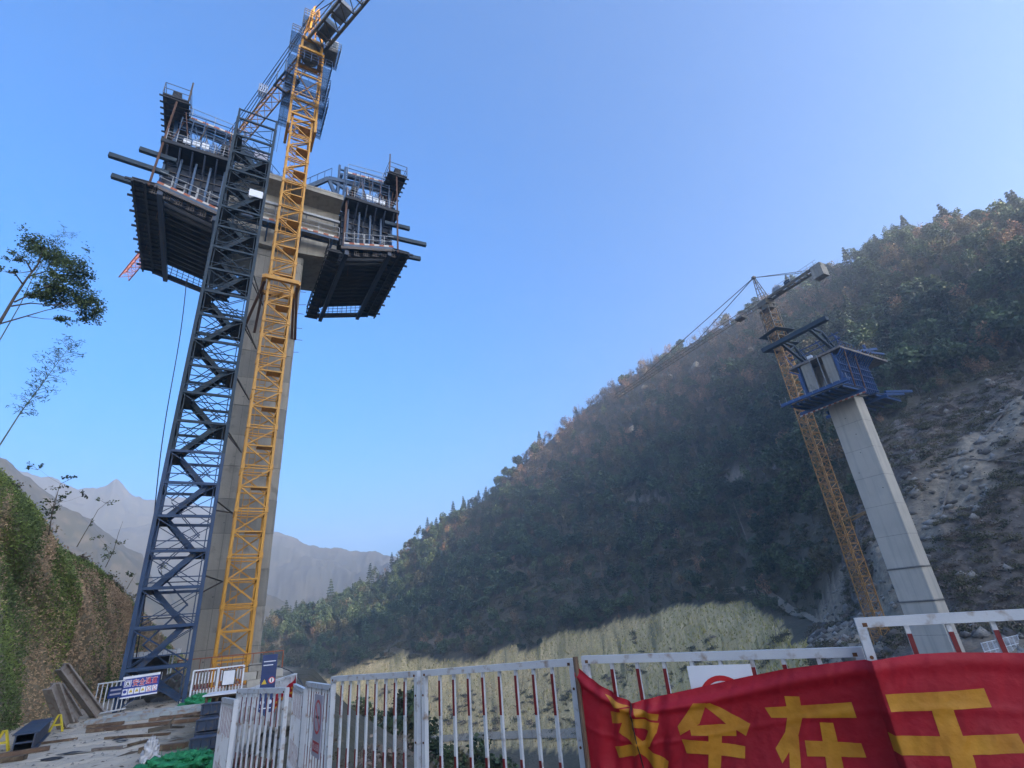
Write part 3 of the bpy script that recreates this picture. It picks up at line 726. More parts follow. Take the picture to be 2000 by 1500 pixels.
# ================================================================ first pier with its girder block
S0 = 1.97
DECK = 38.15          # deck top
SOF = 31.9            # girder soffit
def chamfer_shaft(x0, x1, y0, y1, z0, z1, c=0.16):
    b = MB(); ring = [(x0 + c, y0), (x1 - c, y0), (x1, y0 + c), (x1, y1 - c), (x1 - c, y1), (x0 + c, y1), (x0, y1 - c), (x0, y0 + c)]
    vs = [(x, y, z0) for x, y in ring] + [(x, y, z1) for x, y in ring]
    fs = [(i, (i + 1) % 8, 8 + (i + 1) % 8, 8 + i) for i in range(8)] + [tuple(range(7, -1, -1)), tuple(range(8, 16))]
    return b.add(vs, fs)
def pier(loc_s, label, zb, h0, x, m, lift, girder_len, deck_half=4.6):
    p = thing('bridge_pier', label, 'bridge pier', W(loc_s, 41.0, zb), BRZ)
    z = 0.0; k = 0
    H = SOF - zb
    while z < H - 0.01:                                   # one cast lift above the other, thin recessed joints
        z1 = min(z + lift, H)
        g = 0.012 if k % 2 else 0.0
        chamfer_shaft(-x + g, x - g, -2.3 + g, 2.3 - g, z + 0.012, z1 - 0.012).build('shaft_lift', m if (k * 7) % 5 < 3 else 'concrete_b', p)
        chamfer_shaft(-x + .04, x - .04, -2.26, 2.26, z1 - 0.012, z1 + .012).build('lift_joint', 'concrete_dark', p)
        for sx in (-1, 1):
            for zz in (z + lift * .3, z + lift * .72):
                if zz < z1 - .2 and k % 2 == 0:
                    MB().tube((sx * x * .62, -2.302 + g, zz), (sx * x * .62, -2.27, zz), .045, n=8).build('tie_hole', 'concrete_dark', p)
        for sx in (-.36, .38):
            block('panel_seam', p, 'concrete_dark', sx * x * 1.6 - .008, sx * x * 1.6 + .008, -2.304, -2.27, z + .03, z1 - .03)
        z = z1; k += 1
    return p, H
P1, H1 = pier(S0, 'tall weathered grey concrete pier beside the yellow tower crane', -0.3, 0, 1.88, 'concrete', 2.25, 9.0)
G = girder = None
def girder_block(p, H, half, m):
    """box girder segment on top: webs, bottom slab, deck with cantilever wings"""
    b = MB()                                             # box section lofted along s, a little deeper at the pier
    def prof(s, top):
        sof = top - 6.2 + 0.02 * s * s
        return [(-2.75, sof), (2.75, sof), (2.75, top - .75), (4.35, top - .38), (4.35, top - .02), (-4.35, top - .02), (-4.35, top - .38), (-2.75, top - .75)]
    top = DECK - SOF + H
    ss = np.linspace(-half, half, 9); n = 8
    for s in ss:
        b.v += [(s, y, z) for y, z in prof(s, top)]
    for i in range(len(ss) - 1):
        for k in range(n):
            b.f.append((i * n + k, i * n + (k + 1) % n, (i + 1) * n + (k + 1) % n, (i + 1) * n + k)); b.mi.append(0)
    b.f.append(tuple(range(n - 1, -1, -1))); b.mi.append(0)
    b.f.append(tuple(range((len(ss) - 1) * n, len(ss) * n))); b.mi.append(0)
    g = b.build('girder_block', m, p)
    for y in (-4.33, 4.33):
        MB().b2(-half, half, y - .05, y + .05, top - .02, top + .16).build('deck_kerb', 'concrete', g)
    return g, top
G1, T1 = girder_block(P1, H1, 4.4, 'concrete')
# starter bars on the deck, rods out of the pier side
for i in range(26):
    s = -4.1 + 8.2 * i / 25; hh = .5 + .35 * random.random()
    piece('starter_bar', G1, 'rust_steel', (s, -3.9, T1 - .02), (s + random.uniform(-.05, .05), -3.9 + random.uniform(-.05, .05), T1 + hh), .035)
for i in range(6):
    z = 23.5 + i * 1.1 + random.uniform(-.2, .2)
    piece('tie_rod', P1, 'rust_steel', (1.8, -1.7 + random.random() * .3, z), (2.25 + random.random() * .3, -1.7, z + .02), .03)
# pier-head side walkway on the near web: bracket beam, boards with striped toe board, rail
def walkway(parent, name, x0, x1, y0, y1, z0, z1, rail=1.1, side=-1, stripes=True, m='galvanised'):
    """a board walk running along x from (x0,z0) to (x1,z1); the toe board and rail stand on its y0 edge"""
    n = max(2, int(abs(x1 - x0) / .42)); L = [(x0 + (x1 - x0) * i / n, z0 + (z1 - z0) * i / n) for i in range(n + 1)]
    MB().bar((x0, (y0 + y1) / 2, z0 - .10), (x1, (y0 + y1) / 2, z1 - .10), abs(y1 - y0), .06).build(name, 'timber_grey', parent)
    w = parent
    MB().bar((x0, y0 + .05, z0 - .22), (x1, y0 + .05, z1 - .22), .08, .18).build('walkway_beam', 'blue_steel', w)
    MB().bar((x0, y1 - .05, z0 - .22), (x1, y1 - .05, z1 - .22), .08, .18).build('walkway_beam', 'blue_steel', w)
    for i in range(n):
        (a, za), (b, zb) = L[i], L[i + 1]
        piece('toe_board', w, 'stripe_red' if i % 2 else 'stripe_white', (a, y0, za), (b, y0, zb), .025, .16)
    if rail:
        for i in range(0, n + 1, 4):
            a, za = L[i]; piece('rail_post', w, m, (a, y0, za - .05), (a, y0, za + rail), .045)
        for f in (.5, 1.0):
            piece('hand_rail', w, m, (x0, y0, z0 + rail * f), (x1, y0, z1 + rail * f), .04)
wk = thing('side_walkway', 'narrow railed walkway with striped toe board along the side of the concrete girder block', 'walkway', W(S0, 41.0, 0), BRZ)
walkway(wk, 'deck_board', -4.3, 4.3, -4.1, -3.3, 33.6, 33.6)
for s in (-3.8, -1.3, 1.3, 3.8):
    piece('bracket', wk, 'blue_steel', (s, -4.05, 33.3), (s, -2.75, 33.3), .12)
    piece('bracket_strut', wk, 'blue_steel', (s, -4.0, 33.3), (s, -2.75, 32.3), .10)
piece('ledger_beam', wk, 'galvanised', (-4.4, -3.4, 35.9), (4.4, -3.4, 35.9), .22)
for s in (-3.4, -.9, 1.6, 4.0): piece('ledger_strut', wk, 'galvanised', (s, -3.4, 35.9), (s, -2.8, 35.3), .10)
for zz in (34.5, 35.2): piece('ledger_pipe', wk, 'old_steel', (-4.4, -3.0, zz), (4.4, -3.0, zz), .07)

# ================================================================ form travellers
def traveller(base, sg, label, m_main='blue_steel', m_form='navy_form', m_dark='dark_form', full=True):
    """cantilever form traveller; sg = +1 reaches along +s, -1 along -s; local origin at the pier axis, z from the ground"""
    t = thing('form_traveller', label, 'form traveller', base, BRZ)
    X = lambda a: sg * a
    def bx(name, m, a0, a1, y0, y1, z0, z1, parent=t):
        x0, x1 = sorted((X(a0), X(a1))); return block(name, parent, m, x0, x1, y0, y1, z0, z1)
    def pc(name, m, p, q, w, h=None, parent=t, shape='box'):
        return piece(name, parent, m, (X(p[0]), p[1], p[2]), (X(q[0]), q[1], q[2]), w, h, shape)
    # main trusses over the webs: tail, apex column, raised nose
    for y in (-2.6, 2.6):
        tr = MB()
        N = {'a': (.6, DECK + .55), 'b': (4.4, DECK + .55), 'c': (4.4, DECK + 4.9), 'd': (3.2, DECK + 3.4), 'e': (9.2, DECK + 4.3), 'f': (8.9, DECK + 1.1)}
        def mem(i, j, w):
            tr.bar((X(N[i][0]), y, N[i][1]), (X(N[j][0]), y, N[j][1]), w, w * 1.25)
        for i, j, w in (('a', 'b', .30), ('a', 'd', .32), ('d', 'e', .34), ('b', 'f', .28), ('f', 'e', .26), ('b', 'd', .24), ('d', 'f', .22)): mem(i, j, w)
        o = tr.build('main_truss', m_main, t)
        for dx in (-.28, .28):
            piece('apex_column', o, m_main, (X(4.4 + dx), y, DECK + .3), (X(4.4 + dx), y, DECK + 5.6), .20)
        for zz in (DECK + 1.8, DECK + 3.4, DECK + 5.1):
            piece('column_batten', o, m_main, (X(4.12), y, zz), (X(4.68), y, zz), .14)
        walkway(o, 'truss_boards', X(4.8), X(9.0), y - .75, y - .20, DECK + 4.25, DECK + 4.65)
        pc('truss_rail', m_main, (1.0, y - .3, DECK + 1.9), (3.4, y - .3, DECK + 4.6), .05, parent=o)
        for k in range(5): pc('truss_rail_post', m_main, (1.0 + .6 * k, y - .3, DECK + .9 + .66 * k), (1.0 + .6 * k, y - .3, DECK + 1.9 + .66 * k), .05, parent=o)
    pc('cross_frame', m_main, (4.4, -2.6, DECK + 4.6), (4.4, 2.6, DECK + 4.6), .26)
    for a, b in ((.3, 4.4), (4.4, .3)): pc('cross_brace', m_main, (4.4, -2.6, DECK + a), (4.4, 2.6, DECK + b), .14)
    # top front cross beam with its own narrow platform, rails and ladder-like ends
    fb = bx('front_cross_beam', m_dark, 8.9, 9.5, -5.0, 5.6, DECK + 4.5, DECK + 5.1)
    bx('front_platform', m_dark, 8.3, 10.1, -5.1, 5.6, DECK + 4.28, DECK + 4.42)
    for k in range(18):
        y = -5.0 + 10.5 * k / 17
        pc('platform_joist', m_dark, (8.15, y, DECK + 4.15), (10.3, y, DECK + 4.15), .10, .12)
    for a in (8.3, 10.1):
        for k in range(9): pc('rail_post', 'old_steel', (a, -5.1 + 10.7 * k / 8, DECK + 4.4), (a, -5.1 + 10.7 * k / 8, DECK + 5.6), .045)
        for f in (.6, 1.2): pc('hand_rail', 'old_steel', (a, -5.1, DECK + 4.4 + f), (a, 5.6, DECK + 4.4 + f), .04)
    for f in (.6, 1.2): pc('hand_rail', 'old_steel', (8.3, -5.1, DECK + 4.4 + f), (10.1, -5.1, DECK + 4.4 + f), .04)
    pc('timber_post', 'timber', (8.35, -5.12, DECK + 4.4), (8.35, -5.12, DECK + 6.6), .10)
    # rear top cross beam over the webs
    bx('rear_cross_beam', m_dark, 5.0, 5.5, -4.8, 5.4, DECK + .9, DECK + 1.3)
    # outer web formwork with ribs, wing formwork under the deck
    bx('web_form', m_form, 4.55, 9.15, -3.35, -3.2, 33.5, DECK - .75)
    bx('web_form', m_form, 4.55, 9.15, 3.2, 3.35, 33.5, DECK - .75)
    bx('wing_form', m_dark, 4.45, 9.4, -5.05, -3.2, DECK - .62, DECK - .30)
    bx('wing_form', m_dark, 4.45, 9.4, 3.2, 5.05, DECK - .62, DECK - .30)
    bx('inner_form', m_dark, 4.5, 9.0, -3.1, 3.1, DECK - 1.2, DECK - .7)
    for k in range(6):
        a = 4.75 + 4.2 * k / 5
        for sy in (-1, 1):
            pc('form_rib', m_form, (a, sy * 3.5, 33.3), (a, sy * 3.5, DECK - 1.5), .12, .22)
            pc('form_rib_arm', m_form, (a, sy * 3.5, DECK - 1.5), (a, sy * 4.9, DECK - .7), .12, .16)
            pc('form_rib_strut', m_form, (a, sy * 3.5, DECK - 2.9), (a, sy * 4.85, DECK - .75), .08, .10)
            if sy < 0: pc('turnbuckle', 'galvanised', (a + .12, -3.75, 33.4), (a + .12, -3.6, 35.2), .09)
    for zz in (34.1, 34.8, 35.5, 36.2, 36.9):
        for sy in (-1, 1): pc('form_waler', m_form, (4.5, sy * 3.42, zz), (9.2, sy * 3.42, zz), .12, .10)
    for k in range(8):
        a = 4.6 + 4.5 * k / 7
        pc('edge_post', 'galvanised', (a, -5.0, DECK - .3), (a, -5.0, DECK + .9), .04)
    for f in (.3, .6, .9): pc('edge_rail', 'galvanised', (4.6, -5.0, DECK - .3 + f), (9.1, -5.0, DECK - .3 + f), .03)
    for k in range(5):
        a = 4.95 + 4.0 * k / 4
        pc('form_frame', 'blue_steel', (a, -4.0, 33.5), (a, -4.0, DECK - 1.0), .15, .24)
        pc('form_frame_strut', 'blue_steel', (a, -4.0, 35.3), (a, -3.45, 36.4), .07)
        pc('form_frame_strut', 'blue_steel', (a, -4.0, 33.7), (a, -3.45, 34.9), .07)
    for zz_ in (34.3, 35.6): pc('scaffold_tube', 'old_steel', (4.6, -4.08, zz_), (9.1, -4.08, zz_), .05)
    # bottom platform: joists, deck sheet, end strips, cross beams
    zb0, zb1 = 31.75, 33.35                                # soffit rises outward
    def zz(a): return zb0 + (zb1 - zb0) * (a - 4.2) / 5.4
    sheet = MB()
    ya, yb = -4.3, 6.0
    pts = []
    for a in np.linspace(4.5, 8.7, 8):
        pts.append((a, zz(a)))
    for i in range(7):
        (a, z0), (b, z1) = pts[i], pts[i + 1]
        sheet.bar((X(a), (ya + yb) / 2 - .3, z0 + .22), (X(b), (ya + yb) / 2 - .3, z1 + .22), yb - ya - 3.2, .05)
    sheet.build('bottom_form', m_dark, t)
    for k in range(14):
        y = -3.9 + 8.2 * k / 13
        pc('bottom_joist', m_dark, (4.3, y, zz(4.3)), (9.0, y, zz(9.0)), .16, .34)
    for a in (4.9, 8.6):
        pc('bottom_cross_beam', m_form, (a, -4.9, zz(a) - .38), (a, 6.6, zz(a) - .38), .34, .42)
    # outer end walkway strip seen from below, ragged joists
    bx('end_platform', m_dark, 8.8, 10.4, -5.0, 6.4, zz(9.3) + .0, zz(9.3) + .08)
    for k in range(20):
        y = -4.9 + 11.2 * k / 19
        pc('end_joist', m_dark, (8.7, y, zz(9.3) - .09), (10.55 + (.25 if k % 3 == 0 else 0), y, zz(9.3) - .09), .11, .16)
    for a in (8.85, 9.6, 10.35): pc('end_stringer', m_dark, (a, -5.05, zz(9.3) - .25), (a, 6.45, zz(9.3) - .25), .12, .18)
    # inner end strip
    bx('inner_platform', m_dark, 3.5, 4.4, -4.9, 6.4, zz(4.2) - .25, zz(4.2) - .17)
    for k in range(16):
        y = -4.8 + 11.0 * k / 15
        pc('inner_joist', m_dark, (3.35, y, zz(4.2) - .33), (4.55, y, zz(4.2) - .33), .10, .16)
        if k % 2 == 0: pc('rail_post', m_dark, (3.45, y, zz(4.2) - .3), (3.45, y, zz(4.2) + .95), .05)
    for f in (.35, .7, 1.0): pc('hand_rail', m_dark, (3.45, -4.8, zz(4.2) - .2 + f), (3.45, 6.2, zz(4.2) - .2 + f), .045)
    # far cross beam with cable rail beyond the form
    pc('far_beam', m_dark, (4.0, 6.3, zz(4.3) - .1), (9.6, 6.3, zz(9.3) - .1), .30, .40)
    for k in range(12):
        a = 4.2 + 5.0 * k / 11; pc('far_rail_post', m_dark, (a, 6.3, zz(a)), (a, 6.3, zz(a) + 1.1), .05)
    for f in (.4, .75, 1.1): pc('far_rail', m_dark, (4.0, 6.3, zz(4.0) + f), (9.4, 6.3, zz(9.4) + f), .04)
    # near side walkway on the bottom platform with striped toe board
    walkway(t, 'side_boards', X(4.6), X(8.9), -5.0, -4.25, zz(4.6) + .55, zz(8.9) + .35)
    MB().bar((X(4.4), -4.95, zz(4.4) + .12), (X(9.0), -4.95, zz(9.0) - .08), .10, .26).build('side_girder', 'old_steel', t)
    for k in range(6):
        a = 4.8 + 4.0 * k / 5
        for q in range(3): pc('side_lattice', 'old_steel', (a + .16 * q, -4.6, zz(a) - .5), (a + .16 * q, -4.6, zz(a) + .35), .06)
        for q in range(4): pc('side_lattice_bar', 'old_steel', (a - .05, -4.6, zz(a) - .45 + .24 * q), (a + .5, -4.6, zz(a) - .40 + .24 * q), .05)
    # guide beams that stick out past the end
    pc('guide_beam', 'teal_steel', (8.2, -4.4, 36.5), (10.6, -4.4, 37.0 - .35), .30, .36)
    pc('guide_beam', 'teal_steel', (8.4, -4.75, 34.7), (12.1, -4.75, 34.95), .30, .36)
    pc('guide_beam', 'teal_steel', (8.4, -4.3, 33.2), (11.7, -4.3, 33.5), .30, .36)
    # loose scaffold tubes, rods and cables about the deck edge
    for k in range(16):
        a = random.uniform(4.4, 9.2); b_ = a + random.uniform(-.8, .8)
        pc('scaffold_tube', random.choice(['old_steel', 'blue_steel', 'rust_steel']), (a, -4.9 + random.uniform(0, 1.2), DECK + random.uniform(-.2, .4)), (b_, -4.9 + random.uniform(0, 1.2), DECK + random.uniform(1.2, 3.8)), .06)
    for k in range(7):
        z_ = DECK + .9 + .5 * k; pc('scaffold_rail', 'blue_steel', (4.5, -4.2 + .2 * (k % 2), z_), (8.6, -4.2 + .2 * (k % 2), z_ + .1), .05)
    for k in range(6):
        a = 4.6 + .8 * k; pc('scaffold_post', 'blue_steel', (a, -4.2, DECK), (a, -4.2, DECK + 3.8 - .2 * (k % 3)), .07)
    # hanger rods
    pc('hanger', 'rust_steel', (9.35, -4.9, 33.0), (9.1, -4.9, DECK + 4.5), .13)
    pc('hanger', 'rust_steel', (4.65, -4.6, 32.2), (4.65, -4.6, DECK + 1.0), .16)
    for a, y in ((9.2, 5.3), (9.2, -2.0), (9.2, 2.0), (5.2, 5.3), (5.2, -2.0)): pc('hanger', 'rust_steel', (a, y, zz(a)), (a, y, DECK + 4.4 if a > 9 else DECK + 1.0), .07)
    # rods and rope ends hanging under the platform
    for k in range(7):
        a = random.uniform(4, 10); y = random.uniform(-4, 6); pc('hanging_rod', 'rust_steel', (a, y, zz(a) - random.uniform(.6, 1.2)), (a, y, zz(a)), .03)
    return t
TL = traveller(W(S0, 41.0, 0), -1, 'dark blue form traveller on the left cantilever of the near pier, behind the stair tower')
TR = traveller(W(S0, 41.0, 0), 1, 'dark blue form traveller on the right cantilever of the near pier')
# work lights and white boards on the travellers
for sg, o in ((-1, TL), (1, TR)):
    for k in range(3):
        block('white_board', o, 'sign_white', *sorted((sg * (6.3 + .62 * k), sg * (6.8 + .62 * k))), -4.96, -4.92, DECK - .05, DECK + .55 - .06 * k)
# ================================================================ blue stair tower
LV = 1.583
st = thing('stair_tower', 'blue steel scaffold stair tower with zigzag flights in front of the near pier', 'stair tower', W(-1.07, 30.05, 0), BRZ)
HX, HY = 1.17, 1.15
def lvl(i): return 1.46 + LV * (i - 1) if i > 0 else 0.0
NL = 22
for i in range(NL):
    z0, z1 = lvl(i), lvl(i + 1); m = 'tower_blue' if i < 7 else 'teal_steel'
    if i == 0: z0 = 0.0
    for sx in (-1, 1):
        for sy in (-1, 1):
            piece('post', st, m, (sx * HX, sy * HY, z0), (sx * HX, sy * HY, z1), .16)
    for sy in (-1, 1):
        piece('ledger', st, m, (-HX, sy * HY, z1), (HX, sy * HY, z1), .10, .13)
        if i > 0: piece('guard_rail', st, m, (-HX, sy * HY, z0 + .45), (HX, sy * HY, z0 + .45), .045)
        piece('brace', st, m, (-HX, sy * HY, z0 + .05), (HX, sy * HY, z1 - .05), .035)
        piece('brace', st, m, (HX, sy * (HY + .03), z0 + .05), (-HX, sy * (HY + .03), z1 - .05), .035)
    for sx in (-1, 1):
        piece('ledger', st, m, (sx * HX, -HY, z1), (sx * HX, HY, z1), .10, .13)
        piece('brace', st, m, (sx * HX, -HY, z0 + .05), (sx * HX, HY, z1 - .05), .035)
        piece('inner_post', st, m, (sx * (HX - .18), -HY + .12, z0), (sx * (HX - .18), -HY + .12, z1), .045)
    # flight, alternately rising left to right and right to left, and its landing
    if 0 <= i < NL - 1:
        sg = 1 if i % 2 else -1                      # end at which this flight arrives
        yl = -.55 if i % 2 else .45
        a, b = (-sg * .72, z0), (sg * .72, z1)
        if i == 0: a = (-sg * 1.0, .1)
        fl = MB()
        fl.bar((a[0], yl - .36, a[1]), (b[0], yl - .36, b[1]), .05, .24); fl.bar((a[0], yl + .36, a[1]), (b[0], yl + .36, b[1]), .05, .24)
        f = fl.build('stair_flight', m, st)
        for k in range(8):
            q = (k + .5) / 8; x = a[0] + (b[0] - a[0]) * q; z = a[1] + (b[1] - a[1]) * q
            block('tread', f, 'dark_form', x - .115, x + .115, yl - .335, yl + .335, z - .015, z + .015)
        for yy in (yl - .36, yl + .36):
            piece('stair_rail', f, m, (a[0], yy, a[1] + .9), (b[0], yy, b[1] + .9), .04)
        x0, x1 = sorted((sg * .70, sg * (HX - .02)))
        ld = block('landing', st, 'dark_form', x0, x1, -HY + .08, HY - .08, z1 - .10, z1 - .04)
# denser screens of wire mesh round the upper storeys
mesh_net = bpy.data.materials.new('wire_mesh'); mesh_net.use_nodes = True
def net_material(m, col, scale, thick, axes=(0, 2)):
    n, l = m.node_tree.nodes, m.node_tree.links; b = n['Principled BSDF']; b.inputs['Base Color'].default_value = (*col, 1); b.inputs['Roughness'].default_value = .8
    tc = n.new('ShaderNodeTexCoord'); tr = n.new('ShaderNodeBsdfTransparent'); ms = n.new('ShaderNodeMixShader')
    ws = []
    for ax in range(3):
        sp = n.new('ShaderNodeSeparateXYZ'); l.new(tc.outputs['Object'], sp.inputs[0])
        mu = n.new('ShaderNodeMath'); mu.operation = 'MULTIPLY'; mu.inputs[1].default_value = scale; l.new(sp.outputs[ax], mu.inputs[0])
        fr = n.new('ShaderNodeMath'); fr.operation = 'FRACT'; l.new(mu.outputs[0], fr.inputs[0])
        lt = n.new('ShaderNodeMath'); lt.operation = 'LESS_THAN'; lt.inputs[1].default_value = thick; l.new(fr.outputs[0], lt.inputs[0]); ws.append(lt.outputs[0])
    mx = n.new('ShaderNodeMath'); mx.operation = 'MAXIMUM'; l.new(ws[axes[0]], mx.inputs[0]); l.new(ws[axes[1]], mx.inputs[1])
    l.new(mx.outputs[0], ms.inputs[0]); l.new(tr.outputs[0], ms.inputs[1]); l.new(b.outputs[0], ms.inputs[2]); l.new(ms.outputs[0], n['Material Output'].inputs['Surface'])
net_material(mesh_net, (.022, .034, .042), 14.0, .17); MATS['wire_mesh'] = mesh_net
grating = bpy.data.materials.new('grating'); grating.use_nodes = True; net_material(grating, (.03, .045, .06), 11.0, .22, (0, 1)); MATS['grating'] = grating
for i in range(14, NL):
    z0, z1 = lvl(i), lvl(i + 1)
    MB().b2(-HX + .1, HX - .1, HY + .02, HY + .03, z0 + .08, z1 - .08).build('mesh_panel', 'wire_mesh', st)
# canopy posts at the top
for sx in (-1, 1): piece('top_post', st, 'teal_steel', (sx * HX, -HY, lvl(NL)), (sx * HX, -HY, lvl(NL) + .9), .12)
piece('top_rail', st, 'teal_steel', (-HX, -HY, lvl(NL) + .85), (HX, -HY, lvl(NL) + .85), .08)
block('notice_board', st, 'sign_white', .25, 1.05, -HY - .06, -HY - .03, 28.2, 28.75)
block('notice_board', st, 'sign_grey', .1, 1.0, HY - .06, HY - .03, 33.9, 34.5)
# ties back to the pier
for z0, z1 in ((5.35, 5.75), (9.1, 10.0), (13.05, 14.2), (16.4, 18.2), (19.9, 22.4), (23.4, 26.4)):
    piece('wall_tie', st, 'black_steel', (HX, HY, z0), (2.27, 8.64, z1), .06)
    piece('wall_tie', st, 'black_steel', (HX, -HY, z0 - 1.0), (2.27, 8.64, z1), .06)
# ================================================================ tower cranes
SEC = 2.69
def mast_section_parts(root, z, w, m, k, h=SEC):
    sec = link('mast_section', None, root)
    for sx in (-1, 1):
        for sy in (-1, 1):
            piece('mast_leg', sec, m, (sx * w, sy * w, z), (sx * w, sy * w, z + h), .15)
            piece('leg_sleeve', sec, m, (sx * w, sy * w, z - .07), (sx * w, sy * w, z + .27), .21)
    for zz in (z + .16, z - .02 if k else z + .02):
        for sx, sy, ex, ey in ((-1, -1, 1, -1), (1, -1, 1, 1), (1, 1, -1, 1), (-1, 1, -1, -1)):
            piece('mast_ring', sec, m, (sx * w, sy * w, zz), (ex * w, ey * w, zz), .075)
    zm = z + h * .55
    for sx, sy, ex, ey in ((-1, -1, 1, -1), (1, -1, 1, 1), (1, 1, -1, 1), (-1, 1, -1, -1)):
        piece('mast_mid_bar', sec, m, (sx * w, sy * w, zm), (ex * w, ey * w, zm), .09)
        piece('mast_brace', sec, m, (sx * w, sy * w, zm), (ex * w, ey * w, z + h - .05), .085)
        piece('mast_brace', sec, m, (sx * w, sy * w, zm), (ex * w, ey * w, z + .2), .085)
    for x in (-.18, .18): piece('ladder_rail', sec, m, (x - .3, w - .35, z), (x - .3, w - .35, z + h), .04)
    for q in range(7): piece('ladder_rung', sec, m, (-.48, w - .35, z + .2 + q * h / 7), (-.12, w - .35, z + .2 + q * h / 7), .03)
    block('rest_platform', sec, m, -w * .2, w * .9, -w * .9, w * .1, zm + .02, zm + .06)
    return sec
def lattice(root, name, p0, p1, w, h, m, m2=None, step=1.3, r=.10, r2=.06, up=Vector((0, 0, 1))):
    """triangular jib lattice from p0 to p1: two lower chords, one upper chord, zigzag bars"""
    p0, p1 = Vector(p0), Vector(p1); d = (p1 - p0).normalized(); a = d.cross(up).normalized(); L = (p1 - p0).length
    b = MB(); n = int(L / step)
    lo1, lo2, hi = a * (w / 2), a * (-w / 2), up * h
    for o in (lo1, lo2, hi): b.bar(p0 + o, p1 + o, r)
    for i in range(n):
        q0, q1, qm = p0 + d * (L * i / n), p0 + d * (L * (i + 1) / n), p0 + d * (L * (i + .5) / n)
        for o in (lo1, lo2):
            b.bar(q0 + o, qm + hi, r2); b.bar(qm + hi, q1 + o, r2)
        b.bar(q0 + lo1, q0 + lo2, r2); b.bar(q0 + lo1, q1 + lo2, r2)
    return b.build(name, m, root)
# ---- near crane
C1 = thing('tower_crane', 'yellow tower crane standing against the near pier, its jib reaching behind the left traveller', 'tower crane', W(2.10, 35.78, 0), BRZ)
CW = .815
for k in range(17):
    mast_section_parts(C1, -1.39 + k * SEC + (0.0), CW, 'crane_yellow' if k < 9 else 'crane_yellow', k)
# wall tie collar with struts to the pier
zc = 26.4
for sx, sy, ex, ey in ((-1, -1, 1, -1), (1, -1, 1, 1), (1, 1, -1, 1), (-1, 1, -1, -1)):
    q = CW + .25; piece('tie_collar', C1, 'crane_yellow', (sx * q * 1.12, sy * q, zc), (ex * q * 1.12, ey * q, zc), .26, .30)
for a, b in (((-1.1, -.6), (-2.0, 2.95)), ((-1.1, .9), (-1.2, 2.95)), ((1.1, .9), (1.5, 2.95)), ((1.1, -.6), (1.75, 2.95))):
    piece('tie_strut', C1, 'rust_steel', (a[0], a[1], zc - .1), (b[0], b[1], zc - 2.6), .17)
# climbing cage: yellow frame with blue platforms round it
z0, z1 = 44.0, 53.4; q = CW + .27
for sx in (-1, 1):
    for sy in (-1, 1): piece('cage_leg', C1, 'crane_yellow', (sx * q, sy * q, z0), (sx * q, sy * q, z1), .16)
for zz in (44.1, 46.0, 49.6, 53.3):
    for sx, sy, ex, ey in ((-1, -1, 1, -1), (1, -1, 1, 1), (1, 1, -1, 1), (-1, 1, -1, -1)):
        piece('cage_ring', C1, 'crane_yellow', (sx * q, sy * q, zz), (ex * q, ey * q, zz), .14, .20)
for za, zb in ((44.1, 46.0), (46.0, 49.6)):
    for sx, sy, ex, ey in ((-1, -1, 1, -1), (1, -1, 1, 1), (1, 1, -1, 1), (-1, 1, -1, -1)):
        piece('cage_brace', C1, 'crane_yellow', (sx * q, sy * q, za), (ex * q, ey * q, zb), .09); piece('cage_brace', C1, 'crane_yellow', (sx * q, sy * q, zb), (ex * q, ey * q, za), .09)
for zz in (45.4, 47.9, 50.6):
    r0, r1 = q + .1, q + .80
    pl = MB().b2(-r1, r1, -r1, -r0, zz, zz + .05).b2(-r1, r1, r0, r1, zz, zz + .05).b2(-r1, -r0, -r0, r0, zz, zz + .05).b2(r0, r1, -r0, r0, zz, zz + .05).build('cage_platform', 'grating', C1)
    for sx, sy, ex, ey in ((-1, -1, 1, -1), (1, -1, 1, 1), (1, 1, -1, 1), (-1, 1, -1, -1)):
        for f in (.4, .8, 1.2): piece('platform_rail', pl, 'blue_steel', (sx * r1, sy * r1, zz + f), (ex * r1, ey * r1, zz + f), .045)
        for g in range(6):
            t_ = g / 6; piece('platform_post', pl, 'blue_steel', (sx * r1 + (ex - sx) * r1 * t_, sy * r1 + (ey - sy) * r1 * t_, zz), (sx * r1 + (ex - sx) * r1 * t_, sy * r1 + (ey - sy) * r1 * t_, zz + 1.2), .045)
for k in range(5):
    z = 43.2 + k * 2.05; b = MB()
    if k == 0:
        block('guide_shoe', C1, 'crane_yellow', -q - .12, -q + .1, -q - .1, q + .1, z - .6, z + .8); block('guide_shoe', C1, 'crane_yellow', q - .1, q + .12, -q - .1, q + .1, z - .6, z + .8)
# slewing unit, cab, tower head
jd = Vector((-41.1, 30.9, 0)).normalized(); ja = math.atan2(jd.y, jd.x) - BRZ
JV = Vector((math.cos(ja), math.sin(ja), 0)); JN = Vector((-JV.y, JV.x, 0))
for zz in (53.5, 55.1):
    for sx, sy, ex, ey in ((-1, -1, 1, -1), (1, -1, 1, 1), (1, 1, -1, 1), (-1, 1, -1, -1)):
        piece('slew_frame', C1, 'crane_yellow', (sx * .9, sy * .9, zz), (ex * .9, ey * .9, zz), .26, .34)
for sx in (-1, 1):
    for sy in (-1, 1): piece('slew_post', C1, 'crane_yellow', (sx * .9, sy * .9, 53.5), (sx * .9, sy * .9, 55.2), .2)
MB().tube((0, 0, 53.6), (0, 0, 55.4), .80, n=20).build('slew_ring', 'crane_dark', C1)
hd_ = MB()
for sx in (-1, 1):
    for sy in (-1, 1):
        hd_.bar(JV * (sx * .75) + JN * (sy * .75) + Vector((0, 0, 55.3)), JV * (.15 + sx * .18) + JN * (sy * .25) + Vector((0, 0, 61.8)), .15)
